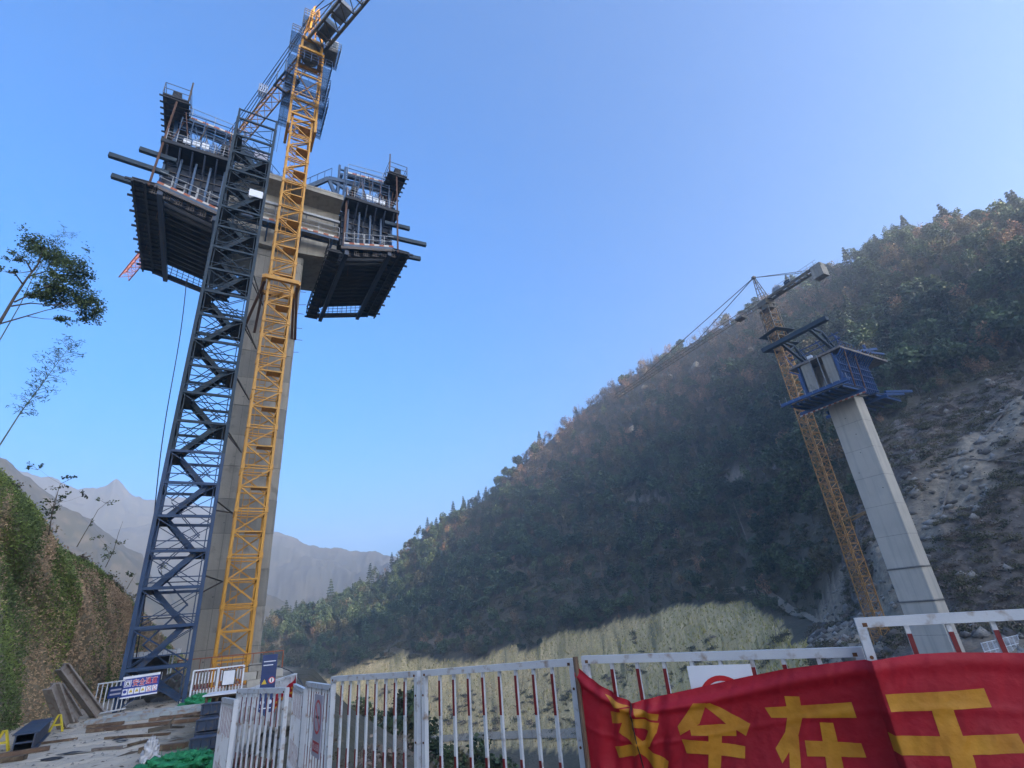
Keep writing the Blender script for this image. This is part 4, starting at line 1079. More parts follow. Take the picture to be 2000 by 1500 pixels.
for zz, f in ((56.9, .80), (58.6, .55), (60.3, .35)):
    for a, b in (((-1, -1), (1, -1)), ((1, -1), (1, 1)), ((1, 1), (-1, 1)), ((-1, 1), (-1, -1))):
        hd_.bar(JV * (a[0] * f * .9) + JN * (a[1] * f * .9) + Vector((0, 0, zz)), JV * (b[0] * f * .9) + JN * (b[1] * f * .9) + Vector((0, 0, zz)), .08)
        hd_.bar(JV * (a[0] * f * .9) + JN * (a[1] * f * .9) + Vector((0, 0, zz)), JV * (b[0] * f * .6) + JN * (b[1] * f * .6) + Vector((0, 0, zz + 1.6)), .06)
hd_.build('tower_head', 'crane_yellow', C1)
def ringed(name, cx, cy, z, rx, ry, root, m='blue_steel', h=1.1):
    pl = MB().b2(cx - rx, cx + rx, cy - ry, cy + ry, z, z + .05).build(name, 'grating', root)
    pr = link(name + '_rails', None, root) if False else None
    b = MB()
    for f in (.37, .74, 1.0):
        for a, c in (((-rx, -ry), (rx, -ry)), ((rx, -ry), (rx, ry)), ((rx, ry), (-rx, ry)), ((-rx, ry), (-rx, -ry))):
            b.bar((cx + a[0], cy + a[1], z + h * f), (cx + c[0], cy + c[1], z + h * f), .045)
    for g in range(5):
        for sy in (-1, 1): b.bar((cx - rx + 2 * rx * g / 4, cy + sy * ry, z), (cx - rx + 2 * rx * g / 4, cy + sy * ry, z + h), .045)
        for sx in (-1, 1): b.bar((cx + sx * rx, cy - ry + 2 * ry * g / 4, z), (cx + sx * rx, cy - ry + 2 * ry * g / 4, z + h), .045)
    b.build(name.replace('platform', 'rail'), m, root)
ringed('cab_platform', 1.75, -.3, 54.6, .85, 1.1, C1, 'galvanised')
cab = MB().b2(1.25, 2.35, -1.0, .6, 54.75, 56.5).build('operator_cab', 'stripe_white', C1)
block('cab_window', cab, 'glass_dark', 1.3, 2.3, -1.03, -1.0, 55.35, 56.3); block('cab_window', cab, 'glass_dark', 2.35, 2.38, -.9, .5, 55.35, 56.3)
ringed('head_platform', -1.35, -.4, 54.6, .6, 1.0, C1, 'crane_dark')
ringed('top_platform', -.55, -.3, 58.6, .55, .6, C1, 'crane_dark')
JZ = 54.6
jr = JV * 1.0 + Vector((0, 0, JZ)); je = JV * 51.5 + Vector((0, 0, JZ))
lattice(C1, 'jib', jr, JV * 36 + Vector((0, 0, JZ)), 1.3, 1.25, 'crane_orange', step=1.5, r=.12)
lattice(C1, 'jib_end', JV * 36 + Vector((0, 0, JZ)), je, 1.3, 1.25, 'jib_sunlit', step=1.5, r=.13)  # outer length in shade, coloured as if sunlit
apex = JV * .15 + Vector((0, 0, 61.8))
for dist in (17, 36):
    for o in (-.12, .12): piece('jib_tie', C1, 'cable', apex + JN * o, JV * dist + JN * o + Vector((0, 0, JZ + 1.25)), .06)
# trolley on the jib near the mast with hoist rope drum frame
tr = MB()
for d in (3.5, 5.2): 
    for o in (-.75, .75): tr.bar(JV * d + JN * o + Vector((0, 0, JZ - .35)), JV * d + JN * o + Vector((0, 0, JZ + 1.6)), .10)
for o in (-.75, .75): tr.bar(JV * 3.3 + JN * o + Vector((0, 0, JZ - .3)), JV * 5.6 + JN * o + Vector((0, 0, JZ - .3)), .16, .22)
for d in (3.3, 4.4, 5.5): tr.bar(JV * d + JN * -.8 + Vector((0, 0, JZ - .3)), JV * d + JN * .8 + Vector((0, 0, JZ - .3)), .14)
tl_ = tr.build('trolley', 'teal_steel', C1)
ringed('trolley_platform', (JV * 7.5 + JN * 1.0).x, (JV * 7.5 + JN * 1.0).y, JZ - .2, .4, .4, C1, 'galvanised')
for o in (-.25, .25): piece('hoist_rope', C1, 'cable', JV * 4.6 + JN * o + Vector((0, 0, JZ - .4)), JV * 4.6 + JN * (o * .4) + Vector((0, 0, JZ - 10)), .03)
# counter jib (towards the camera, runs out of the picture) with machinery
CJ = JV * -1.0
cj = MB()
for o in (-.85, .85):
    cj.bar(CJ * .9 + JN * o + Vector((0, 0, JZ + .2)), CJ * 15 + JN * o + Vector((0, 0, JZ + .2)), .20, .36)
    cj.bar(CJ * .9 + JN * o + Vector((0, 0, JZ + 1.4)), CJ * 15 + JN * o + Vector((0, 0, JZ + 1.4)), .07)
for i in range(12):
    d = 1 + i * 1.25
    cj.bar(CJ * d + JN * -.85 + Vector((0, 0, JZ + .2)), CJ * d + JN * .85 + Vector((0, 0, JZ + .2)), .12)
    cj.bar(CJ * d + JN * -.85 + Vector((0, 0, JZ + .2)), CJ * (d + 1.25) + JN * .85 + Vector((0, 0, JZ + .2)), .08)
    for o in (-.85, .85): cj.bar(CJ * d + JN * o + Vector((0, 0, JZ + .2)), CJ * d + JN * o + Vector((0, 0, JZ + 1.4)), .05)
cj.build('counter_jib', 'crane_dark', C1)
for d in (2.6, 5.0):
    MB().box(CJ * d + Vector((0, 0, JZ + .75)), (1.7, 1.1, .9), ja).build('winch_box', 'galvanised' if d > 4 else 'glass_dark', C1)
MB().box(CJ * 13.5 + Vector((0, 0, JZ - .6)), (1.8, 1.7, 2.6), ja).build('counterweight', 'concrete', C1)
for o in (-.8, .8): piece('counter_tie', C1, 'cable', apex + JN * o * .2, CJ * 13 + JN * o + Vector((0, 0, JZ + .4)), .07)
block('crane_base', C1, 'concrete', -2.0, 2.0, -1.6, 1.6, -.6, .12)

# ---- far crane behind the second pier
C2L = Vector((58.4, 98.9, -4.3))
C2B = 6.0
C2 = thing('tower_crane', 'orange brown tower crane beyond the far pier with its counterweight against the hill', 'tower crane', C2L, math.radians(20))
w2 = 1.0; n2 = 23; h2 = 2.8
ca, sa = math.cos(-math.radians(20)), math.sin(-math.radians(20))
for k in range(n2): mast_section_parts(C2, k * h2, w2, 'crane_orange', k, h2)
top2 = n2 * h2
for k in range(2): mast_section_parts(C2, -h2 * (k + 1), w2, 'crane_orange', k, h2)
def loc2(v): return Vector((v.x * ca - v.y * sa, v.x * sa + v.y * ca, v.z))
j2 = loc2(Vector((-.475, .88, 0)).normalized()); n2v = Vector((-j2.y, j2.x, 0))
cg = MB()
for sx in (-1, 1):
    for sy in (-1, 1): cg.bar((sx * 1.3, sy * 1.3, top2 - 9), (sx * 1.3, sy * 1.3, top2), .18)
for zz in np.linspace(top2 - 9, top2, 6):
    for sx, sy, ex, ey in ((-1, -1, 1, -1), (1, -1, 1, 1), (1, 1, -1, 1), (-1, 1, -1, -1)):
        cg.bar((sx * 1.3, sy * 1.3, zz), (ex * 1.3, ey * 1.3, zz), .14)
        if zz < top2 - 1: cg.bar((sx * 1.3, sy * 1.3, zz), (ex * 1.3, ey * 1.3, zz + 1.8), .10)
cg.build('climbing_cage', 'crane_dark', C2)
for zz in (top2 - 9.5, top2 - 6.2):
    b = MB().b2(-2.6, 2.6, -2.6, -1.45, zz, zz + .10).b2(-2.6, 2.6, 1.45, 2.6, zz, zz + .10).b2(-2.6, -1.45, -1.45, 1.45, zz, zz + .1).b2(1.45, 2.6, -1.45, 1.45, zz, zz + .1)
    b.build('cage_platform', 'teal_steel', C2)
MB().tube((0, 0, top2), (0, 0, top2 + 1.9), 1.25, n=16).build('slew_ring', 'crane_dark', C2)
MB().box((0, 0, top2 + 1.6), (2.6, 2.6, 1.2), 0).build('slew_frame', 'crane_dark', C2)
z2 = top2 + 2.2; ap2 = j2 * .8 + Vector((0, 0, z2 + 7.2))
hb = MB()
for sx in (-1, 1):
    for sy in (-1, 1): hb.bar(j2 * (sx * .9) + n2v * (sy * .8) + Vector((0, 0, z2)), ap2 + j2 * (sx * .15) + n2v * (sy * .2), .14)
for f in (.3, .55, .78):
    for sx, sy, ex, ey in ((-1, -1, 1, -1), (1, -1, 1, 1), (1, 1, -1, 1), (-1, 1, -1, -1)):
        P0 = lambda a, c: (j2 * (a * .9) + n2v * (c * .8) + Vector((0, 0, z2))).lerp(ap2 + j2 * (a * .15) + n2v * (c * .2), f)
        hb.bar(P0(sx, sy), P0(ex, ey), .09)
hb.box(ap2, (.7, .7, .5)); hb.build('tower_head', 'crane_dark', C2)
lattice(C2, 'jib', j2 * 1.3 + Vector((0, 0, z2)), j2 * 56 + Vector((0, 0, z2)), 1.4, 1.3, 'crane_dark', step=1.9, r=.10, r2=.05)
for d in (20, 42): piece('jib_tie', C2, 'crane_dark', ap2, j2 * d + Vector((0, 0, z2 + 1.5)), .13)
trb = MB().box(j2 * 7 + Vector((0, 0, z2 - .2)), (2.0, 1.8, .5), math.atan2(j2.y, j2.x)).build('trolley', 'crane_dark', C2)
c2 = j2 * -1
cjb = MB()
for o in (-.8, .8): cjb.bar(c2 * 1.2 + n2v * o + Vector((0, 0, z2 + .1)), c2 * 14 + n2v * o + Vector((0, 0, z2 + .1)), .30, .55)
for i in range(9): cjb.bar(c2 * (1.5 + i * 1.5) + n2v * -.8 + Vector((0, 0, z2)), c2 * (1.5 + i * 1.5) + n2v * .8 + Vector((0, 0, z2)), .25)
cjb.build('counter_jib', 'crane_dark', C2)
rl = MB()
for o in (-1.0, 1.0):
    for i in range(8): rl.bar(c2 * (3 + i * 1.4) + n2v * o + Vector((0, 0, z2 + .3)), c2 * (3 + i * 1.4) + n2v * o + Vector((0, 0, z2 + 1.4)), .06)
    for f in (.75, 1.4): rl.bar(c2 * 3 + n2v * o + Vector((0, 0, z2 + f)), c2 * 13.4 + n2v * o + Vector((0, 0, z2 + f)), .06)
rl.build('counter_jib_rail', 'galvanised', C2)
MB().box(c2 * 3.6 + Vector((0, 0, z2 + .9)), (1.9, 1.3, 1.0), math.atan2(j2.y, j2.x)).build('winch_box', 'galvanised', C2)
MB().box(c2 * 6.3 + Vector((0, 0, z2 + .9)), (1.4, 1.2, .9), math.atan2(j2.y, j2.x)).build('control_box', 'teal_steel', C2)
for d in (12.1, 12.85, 13.6): MB().box(c2 * d + Vector((0, 0, z2 - .9)), (.68, 2.0, 2.9), math.atan2(j2.y, j2.x)).build('counterweight_slab', 'concrete', C2)
for o in (-.7, .7): piece('counter_tie', C2, 'crane_dark', ap2, c2 * 11 + n2v * o + Vector((0, 0, z2 + .5)), .10)
for k, zz in enumerate((10, 32)):
    piece('wall_tie', C2, 'crane_orange', (-1.2, -1.2, zz + 8), loc2(W(92.4, 43.2, 0) - Vector((C2L.x, C2L.y, 0))) + Vector((0, 0, zz + 8)), .22)
    piece('wall_tie', C2, 'crane_orange', (1.2, -1.2, zz + 8), loc2(W(92.4, 43.2, 0) - Vector((C2L.x, C2L.y, 0))) + Vector((0, 0, zz + 8)), .22)
# ================================================================ second pier across the valley, its head still in blue formwork
S2 = 90.9
P2 = thing('bridge_pier', 'pale concrete pier across the valley, its head wrapped in blue formwork', 'bridge pier', W(S2, 41.0, -9.0), BRZ)
z = 0.0; k = 0; Ht = 31.3 + 9.0
while z < Ht - .01:
    z1 = min(z + 4.5, Ht); g = .015 * (k % 2)
    chamfer_shaft(-1.5 + g, 1.5 - g, -2.3 + g, 2.3 - g, z + .02, z1 - .02, .10).build('shaft_lift', 'concrete_pale', P2)
    chamfer_shaft(-1.46, 1.46, -2.26, 2.26, z1 - .02, z1 + .02, .10).build('lift_joint', 'concrete_dark', P2)
    if k in (1, 2): chamfer_shaft(-1.6, 1.6, -2.4, 2.4, z1 - .22, z1 - .06, .10).build('joint_band', 'concrete_dark', P2)
    z = z1; k += 1
for i in range(5):
    yy = random.uniform(-1.6, 1.6)
    MB().tube((-1.48, yy, 25 + i * 3), (-1.506, yy, 25 + i * 3), .09, n=8).build('tie_hole', 'concrete_dark', P2)
# pier head block: concrete walls of the box with an open cell
hb0, hb1 = 31.3 + 9.0, 38.4 + 9.0
gb = MB().b2(-4.6, 4.6, -2.7, -2.1, hb0, hb1).b2(-4.6, 4.6, 2.1, 2.7, hb0, hb1).b2(-4.6, -4.0, -2.1, -1.1, hb0, hb1).b2(-4.6, -4.0, 1.1, 2.1, hb0, hb1).b2(-4.0, 4.6, -2.1, 2.1, hb0, hb0 + .9).b2(-1.4, -.8, -2.1, 2.1, hb0 + .9, hb1).build('girder_block', 'concrete', P2)
MB().b2(-5.0, 10.2, -4.6, 4.6, hb1, hb1 + .35).build('deck_form', 'timber_grey', P2)
t2 = thing('form_traveller', 'bright blue formwork and trusses round the head of the far pier', 'form traveller', W(S2, 41.0, 0), BRZ)
def b2_(name, m, *a): return block(name, t2, m, *a)
def p2_(name, m, p, q, w, h=None): return piece(name, t2, m, p, q, w, h)
# side forms with dense ribs
b2_('web_form', 'blue_bright', -4.9, 5.0, -3.1, -2.95, 31.6, 38.2); b2_('web_form', 'blue_bright', -4.9, 5.0, 2.95, 3.1, 31.6, 38.2)
for i in range(15):
    a = -4.8 + 9.7 * i / 14
    for sy in (-1, 1):
        p2_('form_rib', 'blue_bright', (a, sy * 3.3, 31.4), (a, sy * 3.3, 37.0), .14, .30); p2_('form_rib_arm', 'blue_bright', (a, sy * 3.3, 37.0), (a, sy * 4.7, 38.2), .12, .2)
for zz in (32.4, 33.6, 34.8, 36.0, 37.2): p2_('form_waler', 'blue_bright', (-5.0, -3.5, zz), (5.1, -3.5, zz), .14)
for a in (-3.2, -.2): p2_('form_prop', 'rust_steel', (a, -3.8, 31.5), (a - .3, -4.4, 38.3), .16)
# end: two posts and hanging rods in front of the open cell
for y in (-.7, .7): p2_('hanger', 'galvanised', (-5.1, y, 31.6), (-5.1, y, 38.8), .10)
# bottom platform projecting towards the near pier
b2_('bottom_form', 'navy_form', -8.2, -1.6, -4.6, 4.6, 31.15, 31.3)
for i in range(9):
    y = -4.4 + 8.8 * i / 8; p2_('bottom_joist', 'blue_bright', (-8.4, y, 30.95), (-1.7, y, 30.95), .18, .32)
p2_('bottom_cross_beam', 'blue_bright', (-8.6, -5.7, 31.6), (-8.6, 5.9, 31.6), .45, .55)
p2_('bottom_cross_beam', 'blue_bright', (-4.2, -5.4, 30.5), (-4.2, 5.6, 30.5), .40, .50)
p2_('bottom_cross_beam', 'blue_bright', (3.0, -5.2, 30.6), (3.0, 5.2, 30.6), .40, .5)
b2_('bottom_form', 'navy_form', 1.6, 9.4, -4.4, 4.4, 31.1, 31.3)
for i in range(7):
    y = -4.2 + 8.4 * i / 6; p2_('bottom_joist', 'blue_bright', (1.6, y, 30.9), (9.6, y, 30.9), .18, .32)
for y in (-4.7, -3.4): p2_('guide_beam', 'blue_bright', (4.0, y, 31.6), (14.2, y, 33.2), .30, .40)
for i in range(11):
    y = -5.6 + 11.4 * i / 10; p2_('rail_post', 'galvanised', (-8.9, y, 31.6), (-8.9, y, 32.6), .06)
for i in range(24):
    a = -4.9 + .18 * (i % 2); y = -5.5 + 11 * i / 24
    p2_('toe_board', 'stripe_white' if i % 2 else 'stripe_red', (-4.7, y, 30.0), (-4.7, y + .46, 30.0), .05, .2)
# trusses above the deck carrying the long front beam
p2_('front_cross_beam', 'teal_steel', (-8.5, -5.9, 42.4), (-8.5, 6.0, 42.4), .9, .75)
for y in (-2.6, 2.6):
    for a, b, w in (((-8.2, 42.2), (-2.0, 39.0), .42), ((-7.6, 42.6), (-4.6, 42.5), .36), ((-4.6, 42.5), (-1.6, 39.3), .36), ((-6.2, 41.2), (-4.6, 42.4), .24), ((-3.6, 41.3), (-3.6, 39.6), .26)):
        p2_('truss_member', 'teal_steel', (a[0], y, a[1]), (b[0], y, b[1]), w)
    for i in range(5):
        p2_('rail_post', 'blue_bright', (-4 + i * 1.2, y - 1.6, 38.8), (-4 + i * 1.2, y - 1.6, 40.1), .06)
    p2_('hand_rail', 'blue_bright', (-4.2, y - 1.6, 40.1), (1.0, y - 1.6, 40.1), .06); p2_('hand_rail', 'blue_bright', (-4.2, y - 1.6, 39.5), (1.0, y - 1.6, 39.5), .06)
for zz in (39.4, 40.6, 41.6): p2_('cross_frame', 'blue_bright', (-3.4, -4.5, zz), (-3.4, 4.5, zz), .14)
for a in (-4.4, -1.5, 1.5, 4.4): p2_('cross_brace', 'blue_bright', (-3.4, a, 39.0), (-3.4, a + .9, 42.0), .12)
p2_('rear_truss', 'blue_bright', (2.0, -3.6, 39.4), (10.5, -3.6, 41.6), .42); p2_('rear_truss', 'blue_bright', (6.5, -3.6, 40.2), (12.5, -3.6, 40.9), .34)
p2_('rear_truss', 'blue_bright', (2.0, 2.6, 39.4), (10.5, 2.6, 41.6), .42); p2_('rear_post', 'blue_bright', (6.2, -3.6, 38.9), (6.2, -3.6, 41.6), .34)
p2_('mast_pole', 'blue_bright', (1.2, -2.0, 38.8), (1.2, -2.0, 43.4), .16); p2_('mast_pole_bar', 'blue_bright', (.2, -2.0, 43.2), (2.4, -2.0, 43.2), .10)
b2_('work_light', 'sign_white', -4.9, -4.4, .2, 1.0, 38.9, 39.4)
for i in range(18):
    a = -5 + 15 * i / 17; p2_('edge_stub', 'timber', (a, -4.6, 38.9), (a + .1, -4.8, 39.0 + random.random() * .4), .14)
# white railing and low site wall round the foot of the far pier
for i in range(12):
    a0 = W(S2 - 7 + i * 1.5, 33.5 + .2 * (i % 3), -4.2); 
fr = thing('site_fence', 'small white mesh fence round the foot of the far pier', 'fence', W(S2, 34.0, -7.2), BRZ)
for i in range(9):
    x = -5 + i * 1.6; piece('fence_post', fr, 'sign_white', (x, 0, 0), (x, 0, 2.0), .08)
    if i < 8:
        for f in (.15, 1.0, 1.95): piece('fence_rail', fr, 'sign_white', (x, 0, f), (x + 1.6, 0, f), .06)
        for q in range(4): piece('fence_bar', fr, 'sign_white', (x + .32 * (q + 1), 0, .15), (x + .32 * (q + 1), 0, 1.95), .03)
# ================================================================ white barrier panels along the edge
def fence_panel(A, B, label, height=1.2, bars=8, lean=0.0, rust=True):
    """A, B: top corners (left, right as seen from the pad side); one panel = frame + bars with red bands on the side facing the pad"""
    A, B = Vector(A), Vector(B); d = B - A; L = math.hypot(d.x, d.y); rz = math.atan2(d.y, d.x); sl = d.z / L
    o = thing('fence_panel', label, 'fence', (A.x, A.y, A.z - height), rz, 'white barrier panels along the drop')
    T = lambda x: height + sl * x
    rail = MB(); rail.bar((0, 0, T(0) - .028), (L, 0, T(L) - .028), .05, .056); rail.build('top_rail', 'white_paint', o)
    MB().bar((0, 0, T(0) - height + .10), (L, 0, T(L) - height + .10), .05, .045).build('bottom_rail', 'white_paint', o)
    for x in (.025, L - .025):
        p = MB().b2(x - .025, x + .025, -.024, .024, T(x) - height, T(x) - .057).build('post', 'white_paint', o)
        for zz in (.22, .62): MB().tube((x, -.027, T(x) - zz), (x, -.020, T(x) - zz), .011, n=8).build('bolt_hole', 'rust_spot', p)
    for i in range(bars):
        x = .05 + (L - .1) * (i + 1) / (bars + 1)
        b = MB().b2(x - .0125, x + .0125, -.0125, .0125, T(x) - height + .08, T(x) - .045).build('bar', 'white_paint', o)
        b.rotation_euler = (random.gauss(0, .002), random.gauss(0, .004), 0)
        for z0, z1 in ((.10, .40), (.72, 1.00)):
            MB().b2(x - .0128, x + .0128, -.0145, -.0126, T(x) - z1, T(x) - z0).build('red_band', 'red_paint', b)
    if rust:
        for x in (.045, L - .05):
            MB().b2(x - .012, x + .014, -.0275, -.0252, T(x) - .052, T(x) - .03).build('weld_rust', 'rust_spot', o)
    return o
Pa0 = hd(1667, 1207, 4.16); _q = hd(2000, 1189, 4.32); Pa1 = Pa0 + (_q - Pa0).normalized() * 1.98
Pb0, Pb1 = hd(1137, 1281, 4.80), hd(1683, 1263, 4.26)
Pc0, Pc1 = hd(826, 1309, 6.10), hd(1122, 1285, 4.87)
Pd0, Pd1 = hd(650, 1321, 7.60), hd(818, 1310, 6.16)
fence_panel(Pa0, Pa1, 'nearest white barrier panel at the right edge of the photo, above the red banner')
fence_panel(Pb0, Pb1, 'white barrier panel behind the red banner that carries the half hidden prohibition sign')
fence_panel(Pc0, Pc1, 'white barrier panel just left of the red banner with eight red banded bars')
fence_panel(Pd0, Pd1, 'white barrier panel second to the left of the red banner, in front of the scrub')
fence_panel(hd(601, 1331, 8.9), hd(651, 1338, 7.5), 'white barrier panel seen nearly edge on, carrying the narrow no smoking sign')
fence_panel(hd(576, 1335, 10.2), hd(597, 1345, 8.8), 'narrowest looking white barrier panel, turned edge on just left of the no smoking sign')
fence_panel(hd(466, 1345, 9.1), hd(562, 1343, 7.7), 'white barrier panel standing in front of the blue warning sign')
fence_panel(hd(437, 1362, 9.4), hd(462, 1366, 8.0), 'leftmost white barrier panel, edge on beside the dark blue steel forms')

# ---------------------------------------------------------------- lettering helper
def glyph_mesh(txt, bold=0.0):
    c = bpy.data.curves.new('lettering', 'FONT'); c.body = txt; c.size = 1.0; c.offset = bold; c.resolution_u = 3; c.fill_mode = 'FRONT'
    o = bpy.data.objects.new('lettering', c); COL.objects.link(o)
    dg = bpy.context.evaluated_depsgraph_get(); me = bpy.data.meshes.new_from_object(o.evaluated_get(dg))
    V = np.array([v.co[:] for v in me.vertices]); F = [tuple(p.vertices) for p in me.polygons]
    bpy.data.objects.remove(o); bpy.data.curves.remove(c)
    return V, F, me
def flat_text(txt, parent, m, x0, x1, z0, z1, y, bold=0.0, name='lettering'):
    """lettering on a board standing in the local xz plane, facing -y"""
    V, F, me = glyph_mesh(txt, bold); bpy.data.meshes.remove(me)
    lo, hi = V.min(0), V.max(0); U = (V - lo) / (hi - lo + 1e-9)
    b = MB(); b.add([(x0 + u[0] * (x1 - x0), y, z0 + u[1] * (z1 - z0)) for u in U], F)
    return b.build(name, m, parent)

# ---------------------------------------------------------------- red banner tied to the railing
bd = (Pb1 - Pb0); bd.z = 0; bd.normalize(); ad = (Pa1 - Pa0); ad.z = 0; ad.normalize()
bn = Vector((bd.y, -bd.x, 0)); an = Vector((ad.y, -ad.x, 0))            # towards the viewer
LB = (Vector((Pb1.x, Pb1.y, 0)) - Vector((Pb0.x, Pb0.y, 0))).length
OFF = .085
def ban_xy(s):
    if s <= LB: p = Vector((Pb0.x, Pb0.y, 0)) + bd * s + bn * OFF
    else: p = Vector((Pa0.x, Pa0.y, 0)) + ad * (s - LB) + an * OFF
    return p
def ban_s(px, py):
    """(s, z) where the view ray meets the banner's plane"""
    r = ray(px, py); c = Vector((0, 0, CAMZ))
    for o, d, nrm, s0 in ((Pb0, bd, bn, 0.0), (Pa0, ad, an, LB)):
        o2 = Vector((o.x, o.y, 0)) + nrm * OFF
        k = (o2 - c).dot(nrm) / r.dot(nrm); p = c + r * k; s = (p - o2).dot(d)
        if s0 == 0.0 and s <= LB + 1e-3: return s, p.z
    return s0 + s, p.z
_te = [ban_s(*p) for p in [(1122, 1298), (1150, 1321), (1190, 1347), (1236, 1372), (1290, 1359), (1350, 1346), (1440, 1326), (1530, 1307), (1620, 1295), (1680, 1288), (1790, 1277), (1860, 1274), (1930, 1275), (2000, 1276)]]
_ts = np.array([p[0] for p in _te]); _tz = np.array([p[1] for p in _te])
SE = LB + 1.75
_ts = np.append(_ts, SE); _tz = np.append(_tz, _tz[-1] + .01)
s_pin = _te[3][0]; zrest = lambda s: np.interp(s, [_ts[0], _ts[-1]], [_tz[0], _tz[-1]])
_bx, _by = np.meshgrid(np.arange(700), np.arange(120), indexing='ij')
_BN = fbm(_bx / 9.0 + _by * .05, _by / 34.0 + _bx * .02, 4) * .020 + fbm(_bx / 4.0 + _by * .12, _by / 9.0, 3) * .005
def bn_noise(s, v):
    x, y = (s + 1) * 130, v * 100; i, j = int(x), int(y); fx, fy = x - i, y - j
    return float((_BN[i, j] * (1 - fx) + _BN[i + 1, j] * fx) * (1 - fy) + (_BN[i, j + 1] * (1 - fx) + _BN[i + 1, j + 1] * fx) * fy)
def ban_point(s, v, lift=0.0):
    """s along the cloth, v 0 at its top edge .. 1 at the bottom hem"""
    zt = float(np.interp(s, _ts, _tz)); zb = float(zrest(s)) - .80 + .04 * math.sin(s * 2.1)
    z = zt + (zb - zt) * v
    g = math.exp(-((s - s_pin) / .22) ** 2)
    out = .012 * math.sin(s * 9.0 + v * 2.2) * (.4 + v) + .018 * math.sin(s * 4.1 - v * 3.0) + .022 * math.sin(v * 5.5 + s * 1.3) * v
    out += g * (.03 * math.sin((s - s_pin) * 46 + v * 4) * (1 - v * .5) + .02)
    out += .03 * math.exp(-((v - .10 - .05 * math.sin(s * 2)) / .05) ** 2) * (1 if s < LB else .5)
    out += .045 * math.exp(-((s - .10) / .07) ** 2) * v
    out += .02 * math.exp(-((s - LB) / .05) ** 2)
    out += bn_noise(s, v)
    out += .006 * math.exp(-((v - .42 - .10 * math.sin(s * 1.7 + 1)) / .026) ** 2)
    p = ban_xy(s); nrm = bn if s <= LB else an
    w = min(max((s - LB + .12) / .24, 0), 1); nrm = bn.lerp(an, w)
    pinch = -(s - s_pin) * .10 * g * (1 - v)
    return p + nrm * (out + lift) + Vector((0, 0, z)) + bd * pinch
ban = thing('banner', 'long red cloth banner with gold characters tied across the white railing', 'banner', (0, 0, 0))
NS, NV = 420, 70
b = MB()
for i in range(NS + 1):
    for k in range(NV + 1):
        b.v.append(tuple(ban_point(_ts[0] + (SE - _ts[0]) * i / NS, k / NV)))
for i in range(NS):
    for k in range(NV):
        q = i * (NV + 1) + k; b.f.append((q, q + 1, q + NV + 2, q + NV + 1)); b.mi.append(0)
cl = b.build('cloth', 'banner_red', ban, smooth=True)
def ban_stroke(k, pts):
    """one brush stroke of a character, its outline given where the cloth hangs and laid on the folds"""
    P = [ban_s(*p) for p in pts]
    bm = bmesh.new(); vs = [bm.verts.new((s, z, 0)) for s, z in P]; bm.faces.new(vs)
    ss = [p[0] for p in P]; zs = [p[1] for p in P]
    for a0, a1, no in ((min(ss), max(ss), (1, 0, 0)), (min(zs), max(zs), (0, 1, 0))):
        n = max(2, int((a1 - a0) / .011))
        for i in range(1, n):
            c = a0 + (a1 - a0) * i / n
            bmesh.ops.bisect_plane(bm, geom=bm.verts[:] + bm.edges[:] + bm.faces[:], plane_co=(c, 0, 0) if no[0] else (0, c, 0), plane_no=no)
    bmesh.ops.triangulate(bm, faces=bm.faces[:])
    bm.verts.index_update(); b = MB()
    for v in bm.verts:
        zt = float(np.interp(v.co.x, _ts, _tz)); zb = float(zrest(v.co.x)) - .80
        b.v.append(tuple(ban_point(v.co.x, min(max((v.co.y - zt) / (zb - zt), .01), .99), 0.0032 + .0006 * k)))
    b.f = [tuple(v.index for v in f.verts) for f in bm.faces]; b.mi = [0] * len(b.f); bm.free()
    return b
STROKES = [
 [[(1184, 1354), (1220, 1375), (1232, 1380), (1204, 1381)], [(1193, 1390), (1217, 1390), (1217, 1412), (1196, 1414)], [(1244, 1381), (1292, 1396), (1290, 1409), (1250, 1399)], [(1216, 1383), (1232, 1383), (1233, 1416), (1217, 1414)],
  [(1233, 1399), (1292, 1414), (1288, 1435), (1233, 1416)], [(1217, 1414), (1233, 1413), (1268, 1468), (1310, 1495), (1307, 1512), (1280, 1510), (1244, 1465), (1211, 1432)], [(1272, 1429), (1288, 1433), (1274, 1462), (1241, 1483), (1208, 1485), (1200, 1462), (1235, 1459), (1262, 1450)]],
 [[(1357, 1374), (1381, 1374), (1369, 1417), (1333, 1440), (1328, 1421)], [(1372, 1376), (1388, 1374), (1465, 1418), (1457, 1443), (1418, 1418)], [(1350, 1421), (1438, 1418), (1438, 1444), (1354, 1441)], [(1386, 1440), (1411, 1440), (1409, 1540), (1386, 1540)], [(1336, 1448), (1456, 1464), (1456, 1489), (1345, 1478)], [(1322, 1512), (1476, 1514), (1480, 1540), (1322, 1538)]],
 [[(1493, 1384), (1662, 1369), (1672, 1399), (1506, 1404)], [(1532, 1360), (1561, 1360), (1567, 1392), (1538, 1392)], [(1538, 1398), (1567, 1400), (1558, 1440), (1529, 1494), (1515, 1465), (1533, 1432)], [(1541, 1462), (1559, 1438), (1570, 1560), (1547, 1560)],
  [(1571, 1447), (1680, 1448), (1690, 1475), (1576, 1478)], [(1600, 1410), (1626, 1410), (1638, 1462), (1660, 1560), (1624, 1560), (1608, 1462)], [(1580, 1525), (1705, 1525), (1712, 1552), (1582, 1552)]],
 [[(1727, 1352), (1922, 1342), (1936, 1377), (1738, 1384)], [(1741, 1429), (1987, 1427), (2004, 1462), (1753, 1465)], [(1815, 1378), (1857, 1377), (1876, 1429), (1896, 1468), (1918, 1560), (1868, 1560), (1850, 1468), (1831, 1427)], [(1735, 1508), (2040, 1506), (2050, 1545), (1745, 1548)]]]
